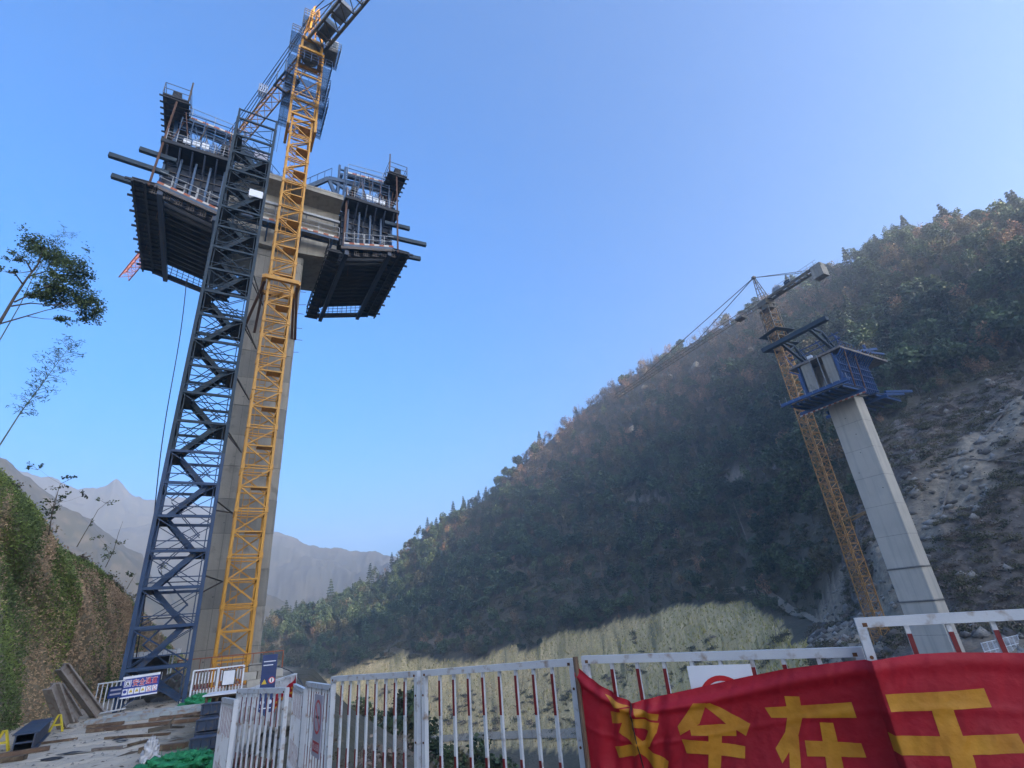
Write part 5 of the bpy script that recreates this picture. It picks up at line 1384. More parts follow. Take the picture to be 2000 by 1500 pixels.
for ch in STROKES:
    root = None
    for k, pts in enumerate(ch):
        o = ban_stroke(k, pts).build('character' if root is None else 'stroke', 'banner_gold', root or ban, smooth=True); root = root or o
# hem, the stick it is rolled on, cord at the tie
piece('stick', ban, 'timber', ban_xy(-.02) + Vector((0, 0, float(_tz[0]) - .85)), ban_xy(-.02) + Vector((0, 0, float(_tz[0]) + .055)), .042, shape='tube')
cd = MB(); cd.path([ban_point(s_pin, v, .006) for v in np.linspace(0, 1, 14)], .0045, 5); cd.build('cord', 'sign_black', ban)

# ---------------------------------------------------------------- signs on the railing
def board_at(name, label, cat, P, rz, w, h, m, thick=.012):
    o = thing(name, label, cat, P, rz)
    MB().b2(-w / 2, w / 2, -thick / 2, thick / 2, 0, h).build('board', m, o)
    return o
def ring(parent, m, cx, cz, r, w, y, n=36, name='ring', sx=1.0):
    b = MB()
    for i in range(n):
        a0, a1 = 2 * math.pi * i / n, 2 * math.pi * (i + 1) / n
        b.quad((cx + sx * math.cos(a0) * r, y, cz + math.sin(a0) * r), (cx + sx * math.cos(a1) * r, y, cz + math.sin(a1) * r), (cx + sx * math.cos(a1) * (r - w), y, cz + math.sin(a1) * (r - w)), (cx + sx * math.cos(a0) * (r - w), y, cz + math.sin(a0) * (r - w)))
    return b.build(name, m, parent)
def disc(parent, m, cx, cz, r, y, n=28, name='disc'):
    b = MB(); b.add([(cx + math.cos(2 * math.pi * i / n) * r, y, cz + math.sin(2 * math.pi * i / n) * r) for i in range(n)], [tuple(range(n))]); return b.build(name, m, parent)
def tri(parent, m, cx, cz, r, y, name='warning_triangle'):
    b = MB(); b.add([(cx - r, y, cz - r * .8), (cx + r, y, cz - r * .8), (cx, y, cz + r)], [(0, 1, 2)]); return b.build(name, m, parent)
def slab(parent, m, x0, x1, z0, z1, y, name='print_block'):
    return MB().b2(x0, x1, y - .001, y + .001, z0, z1).build(name, m, parent)
# half hidden prohibition sign behind the banner
rzb = math.atan2(bd.y, bd.x)
s0, z0 = ban_s(1337, 1306); s1, z1 = ban_s(1462, 1303)
pc_ = Vector((Pb0.x, Pb0.y, 0)) + bd * ((s0 + s1) / 2) + bn * .020
ws = s1 - s0
sg = board_at('prohibition_sign', 'white sign with a red prohibition ring on the railing, half hidden by the red banner', 'sign', (pc_.x, pc_.y, z0 - .56), rzb, ws, .57, 'sign_white')
ring(sg, 'sign_red', 0, .33, ws * .40, ws * .075, -.0075)
MB().bar((-ws * .24, -.0075, .33 + ws * .24), (ws * .24, -.0075, .33 - ws * .24), .002, ws * .06).build('slash', 'sign_red', sg)
slab(sg, 'sign_red', -ws * .36, ws * .36, .04, .11, -.008)
# no smoking board on the edge-on panel
A, B = hd(601, 1331, 8.9), hd(651, 1338, 7.5); dd = (B - A); rz_ = math.atan2(dd.y, dd.x); f = .62
pp = A.lerp(B, f); nn = Vector((dd.y, -dd.x, 0)).normalized()
ns = board_at('no_smoking_sign', 'narrow grey white no smoking sign with red ring on the edge on panel', 'sign', (pp.x + nn.x * .03, pp.y + nn.y * .03, pp.z - .78), rz_, .44, .66, 'sign_grey')
ring(ns, 'sign_red', 0, .42, .185, .03, -.0075)
MB().bar((-.12, -.0078, .54), (.12, -.0078, .30), .002, .028).build('slash', 'sign_red', ns)
MB().b2(-.10, .06, -.0079, -.0070, .40, .43).b2(.07, .10, -.0079, -.0070, .40, .43).build('cigarette', 'sign_black', ns)
slab(ns, 'sign_red', -.16, .16, .05, .16, -.0078); flat_text('禁止吸烟', ns, 'sign_white', -.14, .14, .07, .14, -.0095)
# blue warning board on a post
P = onz(517, 1392, .25); P = hd(517, 1392, 11.6)
bs = thing('warning_sign', 'dark blue warning board with yellow triangle and red ring behind the railing', 'sign', (P.x, P.y, P.z - .5), math.radians(22))
piece('post', bs, 'blue_steel', (0, .03, 0), (0, .03, .6), .06)
hS = .92; wS = .25
MB().b2(-wS / 2, wS / 2, -.008, .008, .5, .5 + hS).build('board', 'sign_navy', bs)
tri(bs, 'sign_yellow', -.06, .98, .045, -.010); disc(bs, 'sign_white', .06, 1.0, .052, -.0095); ring(bs, 'sign_red', .06, 1.0, .052, .012, -.011); slab(bs, 'sign_black', .052, .068, .97, 1.03, -.012)
for k in range(2): slab(bs, 'sign_white', -.10, .10 - .04 * k, 1.30 - .06 * k, 1.315 - .06 * k, -.0095, 'text_line')
for cx in (-.06, .06):
    for cz in (.82, .66): disc(bs, 'sign_white', cx, cz, .036, -.0095)
slab(bs, 'sign_white', -.09, .09, .56, .575, -.0095, 'text_line')

# ---------------------------------------------------------------- white hoarding with a small red banner farther along the edge
A, B = hd(470, 1353, 13.4), hd(577, 1317, 15.2)
d = B - A; L = math.hypot(d.x, d.y); rzh = math.atan2(d.y, d.x)
ho = thing('hoarding', 'white sheet hoarding with a small red banner behind the blue warning sign', 'hoarding', (A.x, A.y, A.z - 1.5), rzh)
n = 9
for i in range(n):
    x0, x1 = L * i / n, L * (i + 1) / n; zt = 1.5 + d.z * (i + .5) / n
    MB().b2(x0 + .008, x1 - .008, -.015 + .012 * (i % 2), .015 + .012 * (i % 2), .1, zt - .03).build('sheet', 'white_paint', ho)
MB().bar((0, 0, 1.5), (L, 0, 1.5 + d.z), .05, .05).build('top_rail', 'white_paint', ho)
for x in (.0, L): MB().b2(x - .03, x + .03, -.03, .03, 0, 1.52 + d.z * x / L).build('post', 'white_paint', ho)
rb = MB(); nb = 24; x0, x1 = L * .56, L * .985
for i in range(nb + 1):
    u = i / nb; x = x0 + (x1 - x0) * u; sag = -.24 + .26 * u ** 1.6 + .02 * math.sin(u * 14)
    zt = 1.5 + d.z * x / L - .05 + sag
    rb.v += [(x, -.05 + .02 * math.sin(u * 20), zt), (x, -.06 + .02 * math.sin(u * 17 + 1), zt - .42 - .06 * math.sin(u * 6))]
for i in range(nb): rb.f.append((2 * i, 2 * i + 1, 2 * i + 3, 2 * i + 2)); rb.mi.append(0)
rbo = thing('small_banner', 'small red banner with faded gold characters sagging on the white hoarding', 'banner', (A.x, A.y, A.z - 1.5), rzh)
rb.build('cloth', 'banner_red', rbo)
for u in (.12, .34, .56, .80):
    x = x0 + (x1 - x0) * u; zt = 1.5 + d.z * x / L - .05 + (-.24 + .26 * u ** 1.6)
    g = MB(); g.b2(x - .09, x + .09, -.085, -.082, zt - .16, zt - .12).b2(x - .10, x + .10, -.085, -.082, zt - .26, zt - .22).b2(x - .02, x + .02, -.087, -.084, zt - .34, zt - .10); g.build('character', 'banner_gold', rbo)
# ================================================================ things lying about on the pad
def gz(x, y): return float(height(np.array([x]), np.array([y]))[0])
def G(px, py, dz=0.0):
    p = onz(px, py, 0.0); return Vector((p.x, p.y, gz(p.x, p.y) + dz))
# sign at the foot of the stair tower
sw = thing('safety_sign', 'blue and white sign with red characters hung on the stair tower base', 'sign', W(-1.07, 30.05, 0), BRZ)
X0, X1, Z0, Z1, Y = -1.10, .16, .46, 1.24, -HY - .13
def tilt(x): return (x - X0) * .045
MB().add([(X0, Y, Z0), (X1, Y, Z0 + .05), (X1, Y, Z1 + .05), (X0, Y, Z1)], [(0, 1, 2, 3)]).add([(X0, Y + .01, Z0), (X1, Y + .01, Z0 + .05), (X1, Y + .01, Z1 + .05), (X0, Y + .01, Z1)], [(3, 2, 1, 0)]).build('board', 'sign_blue', sw)
def pq(name, m, x0, x1, z0, z1, dy):
    return MB().add([(x0, Y - dy, z0 + tilt(x0)), (x1, Y - dy, z0 + tilt(x1)), (x1, Y - dy, z1 + tilt(x1)), (x0, Y - dy, z1 + tilt(x0))], [(0, 1, 2, 3)]).build(name, m, sw)
pq('white_strip', 'sign_white', X0, X1, Z1 - .09, Z1, .003); pq('white_strip', 'sign_white', X0, X1, Z0, Z0 + .05, .003)
pq('symbol_field', 'sign_white', X0 + .07, X0 + .31, .86, 1.10, .003); pq('symbol_field', 'sign_blue', X0 + .09, X0 + .29, .88, 1.08, .005); pq('symbol_field', 'sign_white', X0 + .11, X0 + .27, .90, 1.06, .007)
MB().bar((X0 + .15, Y - .009, .92), (X0 + .20, Y - .009, .98), .002, .03).bar((X0 + .20, Y - .009, .98), (X0 + .18, Y - .009, 1.03), .002, .035).bar((X0 + .20, Y - .009, .98), (X0 + .24, Y - .009, .93), .002, .025).bar((X0 + .15, Y - .009, 1.0), (X0 + .23, Y - .009, 1.01), .002, .02).build('running_figure', 'sign_black', sw)
for i, ch in enumerate('安全通道'):
    x = X0 + .36 + .215 * i
    o = flat_text(ch, sw, 'sign_white', x - .012, x + .197, .845 + tilt(x), 1.115 + tilt(x), Y - .004, .035)
    flat_text(ch, sw, 'sign_red', x, x + .185, .86 + tilt(x), 1.10 + tilt(x), Y - .006, .012)
for i in range(6):
    x = X0 + .05 + .20 * i
    pq('pictogram_field', 'sign_white', x, x + .175, .58, .79, .003)
    if i == 0: disc(sw, 'sign_blue', x + .087, .70 + tilt(x), .06, Y - .006)
    elif i < 4: tri(sw, 'sign_yellow', x + .087, .70 + tilt(x), .065, Y - .006)
    else: ring(sw, 'sign_red', x + .087, .71 + tilt(x), .06, .016, Y - .006); pq('print_block', 'sign_red', x + .03, x + .145, .595, .62, .006)
# boards and low beams in front of the tower
def beam(name, label, cat, p, q, w, h, m, group=None, dz=0.012):
    p, q = Vector(p), Vector(q); o = thing(name, label, cat, (p.x, p.y, p.z), 0, group)
    MB().bar((0, 0, h / 2 + dz), (q.x - p.x, q.y - p.y, q.z - p.z + h / 2 + dz), w, h).build('plank' if 'plank' in name or 'timber' in name else 'beam', m, o)
    return o
GT = 'timbers laid across the pad'
beam('timber_plank', 'long brown timber lying across the pad, nearest to the blue tower base but one', 'timber', G(170, 1432), G(398, 1409), .16, .09, 'timber', GT)
beam('timber_plank', 'short brown timber end on the pad, left of the longest timber', 'timber', G(170, 1424), G(240, 1416), .16, .09, 'timber', GT)
beam('timber_plank', 'brown timber just in front of the pale beams at the foot of the stair tower', 'timber', G(290, 1411), G(398, 1396), .16, .09, 'timber', GT)
beam('timber_plank', 'brown timber at the bottom left corner of the photo, upper one', 'timber', G(-20, 1486), G(96, 1467), .18, .09, 'timber', GT)
beam('timber_plank', 'brown timber at the bottom left corner of the photo, lowest one', 'timber', G(-20, 1496), G(48, 1487), .18, .09, 'timber', GT)
beam('timber_plank', 'brown timber in front of the dark blue steel forms', 'timber', G(272, 1477), G(362, 1467), .18, .10, 'timber', GT)
beam('timber_plank', 'thin dark stick lying right of the broken timber', 'timber', G(328, 1424), G(358, 1424), .06, .05, 'bark', GT)
mat('pale_beam', (0.30, 0.34, 0.36), (0.22, 0.25, 0.27), 0.6, scale=2, c3=(0.20, 0.12, 0.07), s3=5, f3=.3)
for k, (a, b_) in enumerate((((165, 1420), (398, 1392)), ((200, 1409), (398, 1384)))):
    beam('steel_beam', ['pale blue grey steel beam on the ground in front of the stair tower', 'pale blue grey steel beam lying right against the foot of the stair tower'][k], 'beam', G(*a), G(*b_), .22, .16, 'pale_beam')
db = thing('broken_timber', 'broken timber stump lying alone in the middle of the pad', 'timber', G(312, 1431))
MB().bar((-.32, 0, .05), (.22, .12, .10), .12, .10).build('stump', 'bark', db); MB().tube((.1, .1, .08), (.26, .2, .34), .05, .015).build('branch', 'bark', db)
for k, (x, y) in enumerate(((238, 1452), (100, 1488), (232, 1448), (345, 1448), (140, 1476))):
    o = thing('ground_debris', ['flat dark scrap on the pad left of the middle', 'dark flat patch of cloth on the pad near the lower left', 'small scrap beside the flat dark scrap', 'crooked twig left of the dark blue forms', 'thin dark strip on the pad near the bottom left timbers'][k], 'debris', G(x, y))
    n = 9; b = MB(); rr = [.12 + .16 * random.random() for _ in range(n)]
    b.add([(math.cos(6.283 * i / n) * rr[i] * (1.8 if k in (1, 4) else 1), math.sin(6.283 * i / n) * rr[i] * .5, .012 + .03 * random.random()) for i in range(n)] + [(0, 0, .06)], [(i, (i + 1) % n, n) for i in range(n)])
    b.build('scrap', 'dark_form' if k != 3 else 'bark', o)
# dark blue steel forms stacked beside the railing
sf = G(352, 1486)
for k in range(4):
    c = Vector((-7.45 - .42 * k, 12.7 + .85 * k, 0)); z = gz(c.x, c.y)
    for lv in range(3):
        lab = ['front', 'second', 'third', 'rearmost'][k]; lab2 = ['bottom', 'middle', 'top'][lv]
        if lv >= (1, 2, 3, 2)[k]: continue
        o = thing('steel_form', '%s dark blue ribbed steel form in the %s stack left of the white railing' % (lab2, lab), 'steel form', (c.x, c.y, z + lv * .25), math.radians(12), 'stacked blue steel forms'); o.scale = (.72, .72, .74)
        MB().b2(0, 1.35, 0, .55, .03, .30).build('body', 'form_blue', o)
        for q in range(6): MB().b2(.02 + q * .255, .06 + q * .255, -.035, 0, .02, .31).build('rib', 'form_blue', o)
        MB().b2(-.01, 1.36, -.04, .56, .30, .325).build('top_flange', 'form_blue', o)
# dark blue box beam at the lower left
p = G(40, 1474); q = G(76, 1438); dd = q - p; rz = math.atan2(dd.y, dd.x)
bb = thing('box_beam', 'dark blue hollow steel box beam at the foot of the bank, lower left', 'beam', p, rz)
Lb = dd.length * 1.0
for y0, y1, z0, z1, nm in ((-.20, -.17, 0, .36, 'web'), (.17, .20, 0, .36, 'web'), (-.26, .26, .36, .39, 'flange'), (-.26, .26, -.03, .0, 'flange'), (-.17, .17, .17, .20, 'diaphragm')):
    MB().b2(0, Lb, y0, y1, z0 + .05, z1 + .05).build(nm, 'form_blue', bb)
# yellow A-frame stands
for k, (x, y, lab) in enumerate(((108, 1431, 'yellow A shaped steel stand beside the grey beams'), (-2, 1470, 'yellow A shaped steel stand cut off by the left edge of the photo'))):
    o = thing('a_frame_stand', lab, 'stand', G(x, y), math.radians(40)); o.scale = (.72, .72, .72)
    for sx in (-1, 1):
        for sy in (-1, 1): piece('leg', o, 'yellow_paint', (sx * .24, sy * .16, 0), (sx * .04, 0, .66), .06)
        piece('foot_bar', o, 'yellow_paint', (sx * .24, -.16, .12), (sx * .24, .16, .12), .05)
    for sy in (-1, 1): piece('cross_bar', o, 'yellow_paint', (-.16, sy * .1, .28), (.16, sy * .1, .28), .06)
    piece('top_plate', o, 'yellow_paint', (-.07, 0, .66), (.07, 0, .66), .12, .03)
# grey steel girders leaning against the bank
def lean_girder(label, foot_px, top, w, m='girder_grey'):
    f = G(*foot_px); t_ = Vector(top); o = thing('leaning_girder', label, 'girder', f); d = t_ - f
    a, b = frame((0, 0, 0), d)
    MB().bar((0, 0, 0), d, w, .05).build('flange', m, o)
    MB().bar(b * .26, d + b * .26, w, .05).build('flange', m, o)
    MB().bar(b * .13 - a * .0, d + b * .13, .06, .22).build('web', m, o)
    for k in range(9):
        q = d * ((k + .5) / 9) + b * .292; piece('bolt_plate', o, 'black_steel', q - a * .02, q + a * .02, .10, .02)
lean_girder('upper grey steel girder leaning against the green bank', (184, 1402), hd(114, 1308, 27.2), .42)
lean_girder('lower grey steel girder leaning against the bank beside the yellow stand', (122, 1424), hd(93, 1346, 24.6), .36)
lean_girder('short grey steel girder leaning behind the lower girder', (146, 1412), hd(106, 1350, 25.8), .26)
# small white guard booth fence at the left of the stair tower
o = thing('gate_panel', 'small white railing with a dark blue notice left of the stair tower', 'gate', G(178, 1402), math.atan2(1.6, .35))
for x in np.linspace(0, 1.35, 8): piece('bar', o, 'white_paint', (x, 0, .1), (x, 0, 1.1), .03)
for zz in (.1, 1.12): piece('rail', o, 'white_paint', (-.03, 0, zz), (1.38, 0, zz), .045)
block('notice', o, 'sign_navy', .45, 1.05, -.05, -.03, .55, .95)
for k in range(2): MB().b2(.52, .98, -.054, -.051, .80 - .15 * k, .86 - .15 * k).build('text_line', 'sign_grey', o)
o = thing('shelter', 'small shelter with white corrugated roof edge behind the stair tower', 'shelter', G(212, 1385) + Vector((-1.2, 2.2, 0)), math.radians(40))
for x in (0, 1.9):
    for y in (0, 1.2): piece('post', o, 'white_paint', (x, y, 0), (x, y, 2.1), .07)
for k in range(12): MB().b2(-.2 + k * .2, -.02 + k * .2, -.25, 1.4, 2.08 + .03 * (k % 2), 2.11 + .03 * (k % 2)).build('roof_sheet', 'white_paint', o)
for k in range(12): MB().b2(-.2 + k * .2, -.02 + k * .2, -.27, -.25, 1.86, 2.10).build('valance', 'white_paint', o)
block('back_wall', o, 'dark_form', 0, 1.9, 1.16, 1.2, 0, 2.05)
for x in np.linspace(.1, 1.8, 8): piece('bar', o, 'white_paint', (x, -.05, .1), (x, -.05, 1.15), .03)
# green net heaps
def net_heap(label, P, rx, ry, h, m='net_green', name='net_heap', cat='net'):
    o = thing(name, label, cat, P); b = MB(); na, nr = 64, 18
    for j in range(nr + 1):
        for i in range(na):
            a = 6.283 * i / na; r = 1 - j / nr
            n = .18 * math.sin(3 * a + 1.3 * j) + .12 * math.sin(7 * a - j) + .07 * math.sin(13 * a + 2 * j)
            b.v.append((math.cos(a) * rx * r * (1 + n), math.sin(a) * ry * r * (1 + n), h * (1 - r ** 2.2) * (1 + n * .6) + .03 * math.sin(9 * a + 4 * j) + .05 * random.random() * h))
    for j in range(nr):
        for i in range(na): b.f.append((j * na + i, j * na + (i + 1) % na, (j + 1) * na + (i + 1) % na, (j + 1) * na + i)); b.mi.append(0)
    b.build('folds', m, o, smooth=True)
    if m == 'net_green':
        sd = MB()
        for k in range(420):
            a = random.random() * 6.283; r = random.random() ** .6; q = Vector((math.cos(a) * rx * r, math.sin(a) * ry * r, h * (1 - r ** 2.2) + .01)); e = Vector((random.gauss(0, 1), random.gauss(0, 1), random.gauss(.35, .4))).normalized() * (.06 + .10 * random.random())
            sd.tube(q, q + e, .005, .002, 3)
        so = sd.build('loose_strands', m, o); so['kind'] = 'stuff'
net_heap('heap of bright green netting between the stair tower and the crane fence', G(388, 1383), .75, .5, .42)
net_heap('heap of bright green netting at the bottom edge of the photo beside the railing', G(352, 1516), .85, .42, .22)
net_heap('dull green net bundle behind the legs of the stair tower', W(-.3, 32.4, .2), .35, .3, .5)
net_heap('white sack standing beside the green netting at the bottom', G(289, 1496), .17, .14, .36, 'sack_white', 'sack', 'sack')
net_heap('dark heap of soil inside the foot of the stair tower', W(-.5, 32.6, 0), 1.0, .8, .95, 'concrete_dark', 'soil_heap', 'soil heap')
# crate pallet with a white lid
o = thing('crate', 'brown timber crate with a white sheet on top behind the blue forms', 'crate', G(398, 1404), math.radians(18))
for x in np.linspace(0, 1.2, 5): piece('slat', o, 'timber', (x, 0, 0), (x, 0, .6), .07)
for zz in (.03, .3, .57): piece('slat', o, 'timber', (0, -.02, zz), (1.2, -.02, zz), .07, .05)
for x in (0, 1.2): piece('slat', o, 'timber', (x, .9, 0), (x, .9, .6), .07)
block('back', o, 'black_steel', .0, 1.2, .85, .9, 0, .6); block('lid', o, 'sign_white', -.1, 1.35, -.15, 1.0, .61, .65)
# white barrier and rusty orange railing round the crane base
def mini_fence(label, A, B, m, h, bars, m2=None, name='barrier', grp=None):
    A, B = Vector(A), Vector(B); d = B - A; L = math.hypot(d.x, d.y); o = thing(name, label, 'barrier', A, math.atan2(d.y, d.x), grp)
    for zz in (.12, h): piece('rail', o, m, (0, 0, zz), (L, 0, zz), .05)
    for x in (0, L): piece('post', o, m, (x, 0, 0), (x, 0, h), .055)
    for i in range(bars):
        x = L * (i + 1) / (bars + 1)
        piece('bar', o, m2 or m, (x, 0, .12), (x, 0, h), .028)
        if m2: piece('white_band', o, m, (x, -.016, h * .58), (x, -.016, h * .92), .03); piece('white_band', o, m, (x, -.016, h * .14), (x, -.016, h * .42), .03)
    return o
A = G(368, 1377); B = G(452, 1364); d = (B - A)
mini_fence('white framed barrier with red and white bars in front of the crane base', A, A + d * .58, 'sign_white', 1.22, 7, 'red_paint')
bfr = mini_fence('white framed barrier with red and white bars right of the crane legs', A + d * .6, A + d * 1.22, 'sign_white', 1.22, 7, 'red_paint')
A2 = W(-.4, 33.0, .1); mini_fence('rusty orange railing behind the white barrier at the crane base', A2, W(4.4, 33.0, .1), 'orange_rail', 1.5, 9, None, 'railing')
o = thing('notice_board', 'small grey notice board hung on the barrier in front of the crane', 'sign', (A + d * .86) + Vector((0, 0, .0)), BRZ)
piece('stake', o, 'black_steel', (0, -.1, 0), (0, -.1, .55), .06); block('board', o, 'sign_white', -.22, .22, -.14, -.11, .55, 1.08); block('frame', o, 'black_steel', -.25, .25, -.108, -.10, .52, 1.11)
# pale block wall beyond the crane
wl = thing('block_wall', 'low pale wall of stacked concrete blocks behind the blue warning sign', 'wall', W(2.35, 29.6, -.1), BRZ)
for r_ in range(4):
    for c in range(3 if r_ < 3 else 2):
        j_ = random.uniform(-.03, .03)
        block('wall_block', wl, 'concrete_pale' if (r_ + c) % 3 else 'concrete', c * .56 + (.2 if r_ % 2 else 0) + j_, c * .56 + .53 + (.2 if r_ % 2 else 0) + j_, .04 * random.random(), .5, r_ * .33, r_ * .33 + .315)
cb = MB()
cb.path([hd(x, y, d_) for x, y, d_ in ((470, 1306, 28), (492, 1299, 27), (520, 1298, 25), (545, 1302, 22), (566, 1310, 19), (580, 1320, 16), (589, 1333, 13.5), (596, 1350, 11.5))], .014, 6)
tag(cb.build('cable', 'cable'), 'black cable arching from the block wall over the white hoarding', 'cable')
# rubble behind the railing
rb_px = [(480, 1440), (505, 1455), (530, 1428), (548, 1412), (520, 1480), (492, 1485), (555, 1395), (470, 1475), (540, 1455), (566, 1420), (500, 1425), (478, 1408)]
def rock(P, r, label, seed, m='stone', name='rock', grp='rubble behind the railing', cat='rock'):
    rg = np.random.default_rng(seed); bm = bmesh.new(); bmesh.ops.create_icosphere(bm, subdivisions=2, radius=1.0)
    pl = [(Vector(rg.normal(size=3)).normalized(), .38 + .35 * rg.random()) for _ in range(11)]
    for v in bm.verts:
        for n_, d_ in pl:
            k = v.co.dot(n_)
            if k > d_: v.co -= n_ * (k - d_)
        v.co *= r; v.co.z *= .75
    me = bpy.data.meshes.new(name); bm.to_mesh(me); bm.free(); me.materials.append(MATS[m])
    return tag(link(name, me, None, P, rg.random() * 6), label, cat, grp)
for k, (x, y) in enumerate(rb_px):
    p = hd(x, y, 10.6 + .22 * (k % 5) + (k % 3) * .4); rock(p, .22 + .14 * random.random(), 'broken grey stone in the rubble seen through the railing beside the blue warning sign', 50 + k)

# chips, gravel and offcuts strewn over the pad
rg = np.random.default_rng(77); x = rg.uniform(-19, -4, 2600); y = rg.uniform(9, 27, 2600); d = pad_dist(x, y); k = (d < -.3) & (x > -19.5 + np.abs(y - 22) * .35); x, y = x[k], y[k]; z = height(x, y); m_ = len(x)
D = np.array([(1, 0, 0), (0, 1, 0), (-1, 0, 0), (0, -1, 0), (0, 0, 1)], float); sz = .012 + .05 * rg.random(m_) ** 4
el = np.where(rg.random(m_) < .12, rg.uniform(3, 9, m_), 1.0); a = rg.random(m_) * 6.283
V = D[None] * (sz[:, None, None] * rg.uniform(.6, 1.3, (m_, 5, 1))); V[:, :, 0] *= el[:, None]; V[:, :, 2] *= .8
X = V[:, :, 0] * np.cos(a)[:, None] - V[:, :, 1] * np.sin(a)[:, None]; Y_ = V[:, :, 0] * np.sin(a)[:, None] + V[:, :, 1] * np.cos(a)[:, None]
V = np.stack([X + x[:, None], Y_ + y[:, None], V[:, :, 2] + z[:, None] + .006], -1).reshape(-1, 3)
F = (np.array([(0, 1, 4), (1, 2, 4), (2, 3, 4), (3, 0, 4)])[None] + (np.arange(m_) * 5)[:, None, None]).reshape(-1, 3); tm = np.repeat(el > 1.5, 4)
o = link('site_litter', soup('site_litter', [(V, F[~tm], 0), (np.zeros((0, 3)), F[tm] - len(V), 1)], ['stone', 'timber'])); o['kind'] = 'stuff'; o['label'] = 'small stones and timber chips strewn over the dusty pad'
for k_, (p0, p1, lab) in enumerate((((205, 1446), (330, 1438), 'thin timber batten lying left of the broken timber'), ((60, 1458), (150, 1446), 'thin timber batten right of the dark blue box beam'), ((250, 1462), (300, 1449), 'short timber batten in the middle foreground of the pad'), ((180, 1470), (236, 1466), 'grey weathered batten in the left foreground'), ((240, 1404), (395, 1401), 'long narrow batten between the brown timbers near the tower'))):
    beam('timber_plank', lab, 'timber', G(*p0), G(*p1), .09, .05, 'timber' if k_ != 3 else 'timber_grey', GT)
# ================================================================ trees at the left, saplings on the bank, rope
def px_tree(name, label, trunk, r_trunk, branches, clusters, leaf, dist, m_leaf, m_bark='bark', n_leaf=60, cat='tree', group=None, droop=.2, aspect=.55):
    """trunk and branches through view points at one distance from the camera, each given real depth; leaf clusters in 3D"""
    rg = np.random.default_rng(abs(hash(name + label)) % 1000 if False else len(label) * 7 + len(clusters))
    Q = lambda x, y, dz=0.0: hd(x, y, dist + dz)
    root = Q(*trunk[0]); o = thing(name, label, cat, root, 0, group)
    tp = [Q(*p) - root for p in trunk]
    b = MB(); b.path(tp, r_trunk, 7, r_trunk * .25); b.build('trunk', m_bark, o)
    br = MB()
    for k, pts in enumerate(branches):
        w = [Q(p[0], p[1], (rg.normal() * .5) * i / max(1, len(pts) - 1)) - root for i, p in enumerate(pts)]
        br.path(w, r_trunk * .42, 5, r_trunk * .10)
    P = []; S = []; knots = list(tp[3:] if len(tp) > 4 else tp[1:]) + [Vector(v_) for v_ in br.v[::10]]
    for (x, y, rx, ry, dens) in clusters:
        c = Q(x, y, rg.normal() * .45) - root; px = dist / 1160.0
        n = int(n_leaf * dens)
        kn = min(knots, key=lambda q_: (q_ - c).length + (2.0 if q_.z > c.z + .1 else 0))
        md_ = kn.lerp(c, .5) + Vector((0, 0, -.05)); br.path([kn, md_, c], r_trunk * .22, 5, r_trunk * .08)
        k = max(3, int(n / 26)); sub = rg.normal(size=(k, 3)) * np.array([rx * .5, rx * .5, ry * .48]) * px
        i = rg.integers(0, k, n); q = sub[i] + rg.normal(size=(n, 3)) * np.array([rx * .17, rx * .17, ry * .2]) * px
        P.append(np.array(c)[None] + q)
        for s_ in sub[: min(9, k)]:
            br.tube(c - Vector((0, 0, ry * px * .3)), c + Vector(s_), .010, .003, 4)
    if br.v: br.build('branches', m_bark, o)
    P = np.concatenate(P); V, F = leaf_quads(P, rg.uniform(.7, 1.3, len(P)) * leaf, rng=rg, aspect=aspect, droop=droop)
    link('crown', soup('crown', [(V, F, 0)], [m_leaf]), o)
    return o
px_tree('evergreen_tree', 'dark leafy evergreen tree leaning in from the left edge against the sky', [(-150, 960), (-70, 800), (-20, 660), (2, 626), (30, 578), (52, 545), (75, 515), (88, 480)], .085,
        [[(-5, 634), (50, 618), (90, 606), (128, 598)], [(22, 598), (60, 592), (100, 596), (140, 590)], [(28, 590), (60, 575), (90, 560), (120, 545)], [(55, 540), (90, 530), (130, 528)], [(62, 530), (50, 508), (30, 500)], [(45, 556), (30, 535), (10, 530)], [(80, 500), (100, 490), (115, 500)]],
        [(80, 484, 30, 14, 5.0), (100, 500, 22, 18, 3.2), (118, 506, 14, 12, 1.6), (140, 522, 30, 22, 5.0), (152, 540, 22, 18, 3.5), (108, 556, 26, 14, 3.0), (136, 572, 34, 20, 6.0), (165, 590, 24, 20, 5.0), (172, 615, 20, 16, 3.2), (100, 582, 26, 12, 2.6), (70, 578, 18, 8, 1.0), (38, 505, 18, 10, 1.0), (20, 532, 14, 8, .5), (124, 624, 16, 9, .9), (108, 536, 16, 12, 1.2), (92, 570, 20, 10, 1.2)],
        .095, 26.0, 'leaf_dark', n_leaf=260, aspect=.6)
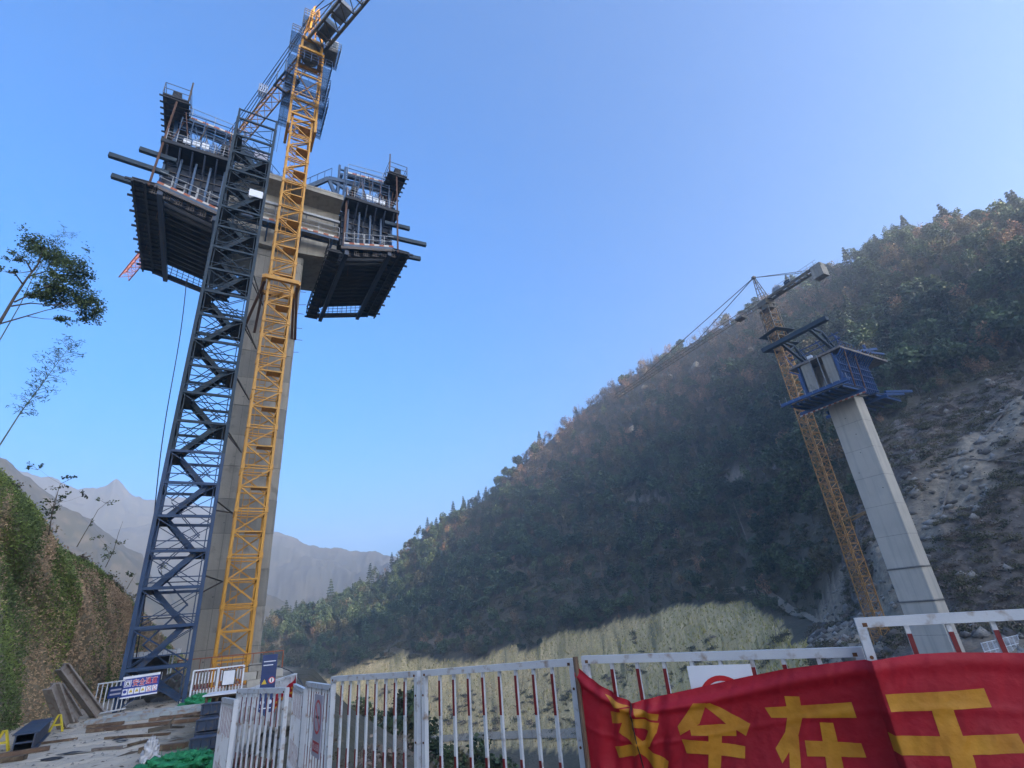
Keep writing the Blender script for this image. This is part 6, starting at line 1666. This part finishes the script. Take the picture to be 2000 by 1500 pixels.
def bamboo(label, culm, dist, r, start, n, leaf=.16, spread=26):
    rg = np.random.default_rng(len(label)); Q = lambda x, y, dz=0.0: hd(x, y, dist + dz); root = Q(*culm[0])
    o = thing('bamboo', label, 'bamboo', root); pts = [Q(*p) - root for p in culm]
    b = MB(); b.path(pts, r, 6, r * .15); b.build('culm', 'bamboo_culm', o)
    tw = MB(); P = []; D = []
    seg = [(pts[i + 1] - pts[i]).length for i in range(len(pts) - 1)]; tot = sum(seg)
    def along(t):
        t *= tot
        for i, s in enumerate(seg):
            if t <= s: return pts[i].lerp(pts[i + 1], t / s)
            t -= s
        return pts[-1]
    px = dist / 1160.0
    for k in range(n):
        t = start + (1 - start) * k / n; c = along(t); l = spread * px * (1.15 - .75 * abs(t - (start + .45 * (1 - start))) / (.6)) * rg.uniform(.6, 1.2)
        a = k * 2.4 + rg.random(); side = Vector((math.cos(a), math.sin(a), .35 + .3 * rg.random()))
        tip = c + side * l; mid = c.lerp(tip, .55) + Vector((0, 0, .05)); tip.z -= l * .15
        tw.tube(c, mid, .010, .006, 4); tw.tube(mid, tip, .006, .003, 4)
        for q in range(16):
            f = rg.uniform(.35, 1.05); P.append(np.array(c.lerp(tip, f)) + rg.normal(size=3) * .07)
    tw.build('branchlets', 'bamboo_culm', o)
    P = np.array(P); V, F = leaf_quads(P, rg.uniform(.7, 1.3, len(P)) * leaf, rng=rg, aspect=.16, droop=.45)
    link('leaves', soup('leaves', [(V, F, 0)], ['leaf_mid']), o)
bamboo('slender bamboo culm with feathery leaves rising from the top of the green bank', [(-95, 1010), (-40, 930), (3, 864), (40, 806), (75, 760), (110, 712), (146, 664)], 25.0, .034, .52, 52)
bamboo('second bamboo culm behind the dark evergreen tree', [(-180, 940), (-60, 760), (2, 660), (40, 594), (62, 545), (90, 498), (128, 452)], 29.0, .032, .76, 30, .15, 20)
SAP = [('thin sapling with sparse leaves above the bank, below the leaning bamboo', [(95, 1045), (105, 985), (118, 945), (150, 930)], [(140, 930, 22, 8, .6), (112, 950, 14, 8, .4), (170, 965, 12, 8, .5), (75, 915, 16, 8, .5)], 30),
       ('bare leaning sapling on the bank crest left of the distant peak', [(150, 1068), (172, 1030), (192, 995), (214, 978)], [(205, 980, 18, 7, .6), (178, 1020, 8, 6, .2)], 34),
       ('bushy sapling with dark leaves in the middle of the bank crest', [(100, 1010), (108, 985), (112, 965)], [(104, 985, 20, 16, 1.6), (118, 970, 14, 10, .8), (95, 1000, 12, 10, .6)], 31),
       ('sapling with dark leaf tufts on the crest near the stair tower', [(206, 1108), (222, 1075), (232, 1040), (240, 1018)], [(214, 1075, 14, 14, 1.3), (232, 1060, 8, 10, .5), (190, 1048, 14, 6, .5)], 38),
       ('small leaf tuft sapling just left of the stair tower', [(248, 1150), (258, 1132), (266, 1120)], [(252, 1122, 10, 8, .9), (268, 1140, 8, 6, .4)], 42),
       ('thin sapling seen through the bars of the stair tower', [(318, 1130), (314, 1110), (312, 1095)], [(314, 1108, 9, 12, .8)], 44)]
for lab, tr_, cl_, ds in SAP:
    px_tree('sapling', lab, tr_, .022, [], cl_, .13, ds, 'leaf_dark', 'bark', 60, 'sapling', 'saplings on the bank crest', aspect=.6)
# hanging rope
A = W(-3.95, 37.0, 26.3); B = hd(264, 1286, 31.5)
rp = MB(); rp.path([A.lerp(B, t_) + Vector((.10 * math.sin(t_ * 9), 0, -.5 * math.sin(math.pi * t_))) for t_ in np.linspace(0, 1, 26)], .028, 5)
tag(rp.build('rope', 'cable'), 'long dark rope hanging from the left traveller down beside the stair tower', 'rope')
# trees that stand out on the skyline and trunks on the forest edge
SKY = [(790, 1062, 'conifer', 'tall conifer on the skyline low down the spur, left of its neighbours', 1.05), (835, 1030, 'conifer', 'conifer on the skyline next right of the lowest tall one', 1.25), (885, 992, 'conifer', 'broad layered conifer on the skyline at the middle of the spur', 1.5), (935, 972, 'conifer', 'conifer with spreading top on the skyline right of the layered one', 1.3),
       (1125, 792, 'conifer', 'small pointed conifer on the skyline below the crane jib', .7), (1265, 700, 'bare', 'bare tree on the skyline just above the tip of the crane jib', 1.2), (1218, 730, 'bare', 'bare tree on the skyline left of the crane jib tip', .95), (1250, 708, 'conifer', 'little pointed conifer beside the bare skyline tree', .6),
       (1640, 520, 'broad', 'round evergreen tree on the skyline right of the crane counterweight', 1.05), (1690, 488, 'conifer', 'dark pointed conifer on the skyline at the upper right', 1.0), (1760, 455, 'broad', 'largest rounded evergreen on the upper right skyline', 1.45), (1815, 448, 'olive', 'pale open tree on the skyline right of the largest evergreen', 1.25), (1905, 420, 'broad', 'dark evergreen on the skyline near the top right corner', 1.2), (1965, 410, 'conifer', 'tall conifer on the skyline at the right edge of the photo', 1.3),
       (430, 0, None, '', 0), (640, 1170, 'conifer', 'lone open crowned conifer on the skyline near the near pier', .9), (765, 1102, 'conifer', 'narrow dark conifer on the skyline just right of the far blue ridge', 1.15), (680, 1150, 'broad', 'leaning evergreen on the lowest part of the skyline', .9)]
for k, (x, y, kind_, lab, s_) in enumerate(SKY):
    if kind_ is None: continue
    r_ = ray(x, y); th = math.degrees(math.atan2(r_.x, r_.y)); rr = float(np.interp(th, _TH, _RR)); px_, py_ = rr * math.sin(math.radians(th)), rr * math.cos(math.radians(th))
    parts, mats = make_tree_mesh(kind_, 200 + k)
    nm = {'conifer': 'conifer_tree', 'broad': 'evergreen_tree', 'olive': 'open_tree', 'bare': 'bare_tree'}[kind_]
    o = thing(nm, lab, 'tree', (px_, py_, gz(px_, py_) - .4), k * 1.7, 'trees standing out on the skyline'); o.scale = (s_, s_, s_)
    link('trunk', soup('trunk', [parts[0]], [mats[0]]), o)
    if len(parts) > 1: V, F, m_ = parts[1]; link('crown', soup('crown', [(V, F, 0)], [mats[1]]), o)
TRK = [(1345, 930, 'pale leaning trunk on the bare hillside ledge, left of its twin'), (1370, 915, 'pale leaning trunk on the bare ledge, right of its twin'), (1305, 960, 'thin pale trunk left of the pair on the bare ledge'), (1460, 1060, 'long pale dead trunk on the slope left of the far crane')]
for k, (x, y, lab) in enumerate(TRK):
    r_ = ray(x, y); th = math.atan2(r_.x, r_.y); tn = r_.z / math.hypot(r_.x, r_.y)
    rs = np.linspace(118, 430, 400); zz = height(rs * math.sin(th), rs * math.cos(th)); i = int(np.argmax(zz > 2 + rs * tn)); rd = rs[i]
    P = Vector((rd * math.sin(th), rd * math.cos(th), float(zz[i]) - .5))
    o = thing('dead_tree', lab, 'tree', P, 0, 'pale trunks on the hillside')
    hgt = 13 + 3 * (k % 2)
    MB().path([Vector((0, -.5, 0)), Vector((-1.2, -1.2, hgt * .5)), Vector((-2.0, -1.5, hgt))], .30, 6, .10).build('trunk', 'bark_pale', o)
    MB().tube((-1.3, -1.2, hgt * .55), (.6, -1.4, hgt * .8), .10, .03).tube((-1.7, -1.3, hgt * .8), (-3.2, -1.5, hgt * .95), .08, .02).build('branch', 'bark_pale', o)
# felled trunks on the cleared slope
for k, (x, y, a) in enumerate([(1900, 835, .5), (1925, 850, .6), (1890, 900, -.3), (1950, 800, .4), (1840, 1010, 1.2), (1960, 930, .2), (1875, 870, .9), (1930, 905, .1)]):
    r_ = ray(x, y); th = math.atan2(r_.x, r_.y); tn = r_.z / math.hypot(r_.x, r_.y)
    rs = np.linspace(112, 330, 300); zz = height(rs * math.sin(th), rs * math.cos(th)); i = int(np.argmax(zz > 2 + rs * tn)); rd = rs[i]
    p0 = Vector((rd * math.sin(th), rd * math.cos(th), 0)); dv = Vector((math.cos(-.9 + a), math.sin(-.9 + a), 0)); q0 = p0 + dv * (7 + 2 * (k % 3))
    p0.z = gz(p0.x, p0.y) + .25; q0.z = gz(q0.x, q0.y) + .35
    o = thing('felled_trunk', ['pale felled trunk lying highest on the cleared slope at the right', 'pale felled trunk lying just below the highest one', 'grey felled trunk in the middle of the cleared slope', 'grey felled trunk at the top right of the clearing', 'short felled trunk close to the far pier', 'felled trunk near the right edge of the photo', 'felled trunk pointing towards the far pier', 'felled trunk crossing another in the clearing'][k], 'log', p0, 0, 'felled trunks on the cleared slope')
    MB().tube((0, 0, 0), q0 - p0, .22, .10, 7).build('log', 'bark_pale', o)
    MB().tube((q0 - p0) * .6, (q0 - p0) * .75 + Vector((.5, .5, 1.0)), .07, .02, 5).build('branch_stub', 'bark_pale', o)
# paths across the valley
def strip(name, pts, w, m):
    k_ = np.linspace(0, len(pts) - 1, 90); c_ = np.arange(len(pts)); pts = [Vector((float(np.interp(t, c_, [p.x for p in pts])), float(np.interp(t, c_, [p.y for p in pts])), 0)) for t in k_]
    b = MB(); L_ = []
    for i, p in enumerate(pts):
        d = (pts[min(i + 1, len(pts) - 1)] - pts[max(i - 1, 0)]); d.z = 0; d.normalize(); n = Vector((-d.y, d.x, 0))
        for s_ in (-1, 1):
            q = p + n * (s_ * w / 2); L_.append((q.x, q.y, gz(q.x, q.y) + .5))
    b.v = L_; b.f = [(2 * i, 2 * i + 2, 2 * i + 3, 2 * i + 1) for i in range(len(pts) - 1)]; b.mi = [0] * len(b.f)
    return struct(b.build(name, m))
mat('dirt_road', (0.30, 0.255, 0.19), (0.22, 0.19, 0.145), 0.95, scale=.3, c3=(.22, .19, .15), s3=1.5, f3=.3)
pts = []
for t_ in np.linspace(-13, 10, 50):
    rd = float(np.interp(t_, _TH, _RF)) - 1.5; a = math.radians(t_); x, y = rd * math.sin(a), rd * math.cos(a); pts.append(Vector((x, y, gz(x, y) + 1.1)))
strip('path', pts, 3.4, 'dirt_road')
pts = []
for t_ in np.linspace(16.5, 27.5, 40):
    rd = float(np.interp(t_, _TH, _RG)) + 1.5 - 6 * max(0, (t_ - 22) / 6); a = math.radians(t_); pts.append(Vector((rd * math.sin(a), rd * math.cos(a), 0)))
strip('path', pts, 1.7, 'dirt_road')

mat('outcrop', (0.46, 0.36, 0.24), (0.28, 0.21, 0.14), 0.95, scale=.3, bump=.8, bscale=1.2, c3=(.16, .12, .09), s3=.9, f3=.3)
# pale rock outcrops under the ridge
for k, (x, y, r_, lab) in enumerate([(1365, 722, 4.2, 'pale rock outcrop below the ridge, just under the middle of the far crane jib'), (1310, 742, 2.6, 'small pale outcrop left of the largest one below the ridge'), (1262, 762, 2.8, 'small pale outcrop under the bare skyline tree'), (1470, 692, 2.4, 'pale outcrop close to the far crane mast'), (1235, 846, 4.0, 'rounded brown outcrop lowest on the sunlit spur')]):
    rv = ray(x, y); th = math.atan2(rv.x, rv.y); tn = rv.z / math.hypot(rv.x, rv.y)
    rs = np.linspace(118, 470, 500); zz = height(rs * math.sin(th), rs * math.cos(th)); i = int(np.argmax(zz > 2 + rs * tn)); rd = rs[i] - 3
    rock(Vector((rd * math.sin(th), rd * math.cos(th), float(zz[i]) + 1.2)), r_ * 1.25, lab, 300 + k, 'outcrop', 'rock_outcrop', 'rock outcrops below the ridge', 'rock')
# ================================================================ haze
mhz = bpy.data.materials.new('haze_air'); mhz.use_nodes = True
_n = mhz.node_tree.nodes; _n.remove(_n['Principled BSDF'])
_pv = _n.new('ShaderNodeVolumePrincipled')
_pv.inputs['Color'].default_value = (0.82, 0.91, 1.0, 1)
_pv.inputs['Density'].default_value = 0.00056
_pv.inputs['Anisotropy'].default_value = 0.42
mhz.node_tree.links.new(_pv.outputs[0], _n['Material Output'].inputs['Volume'])
_hz = MB().b2(-2450, 2450, -2450, 2450, -110, 425).build('haze', mhz)
_hz['kind'] = 'stuff'; _hz['label'] = 'pale blue haze in the valley air'
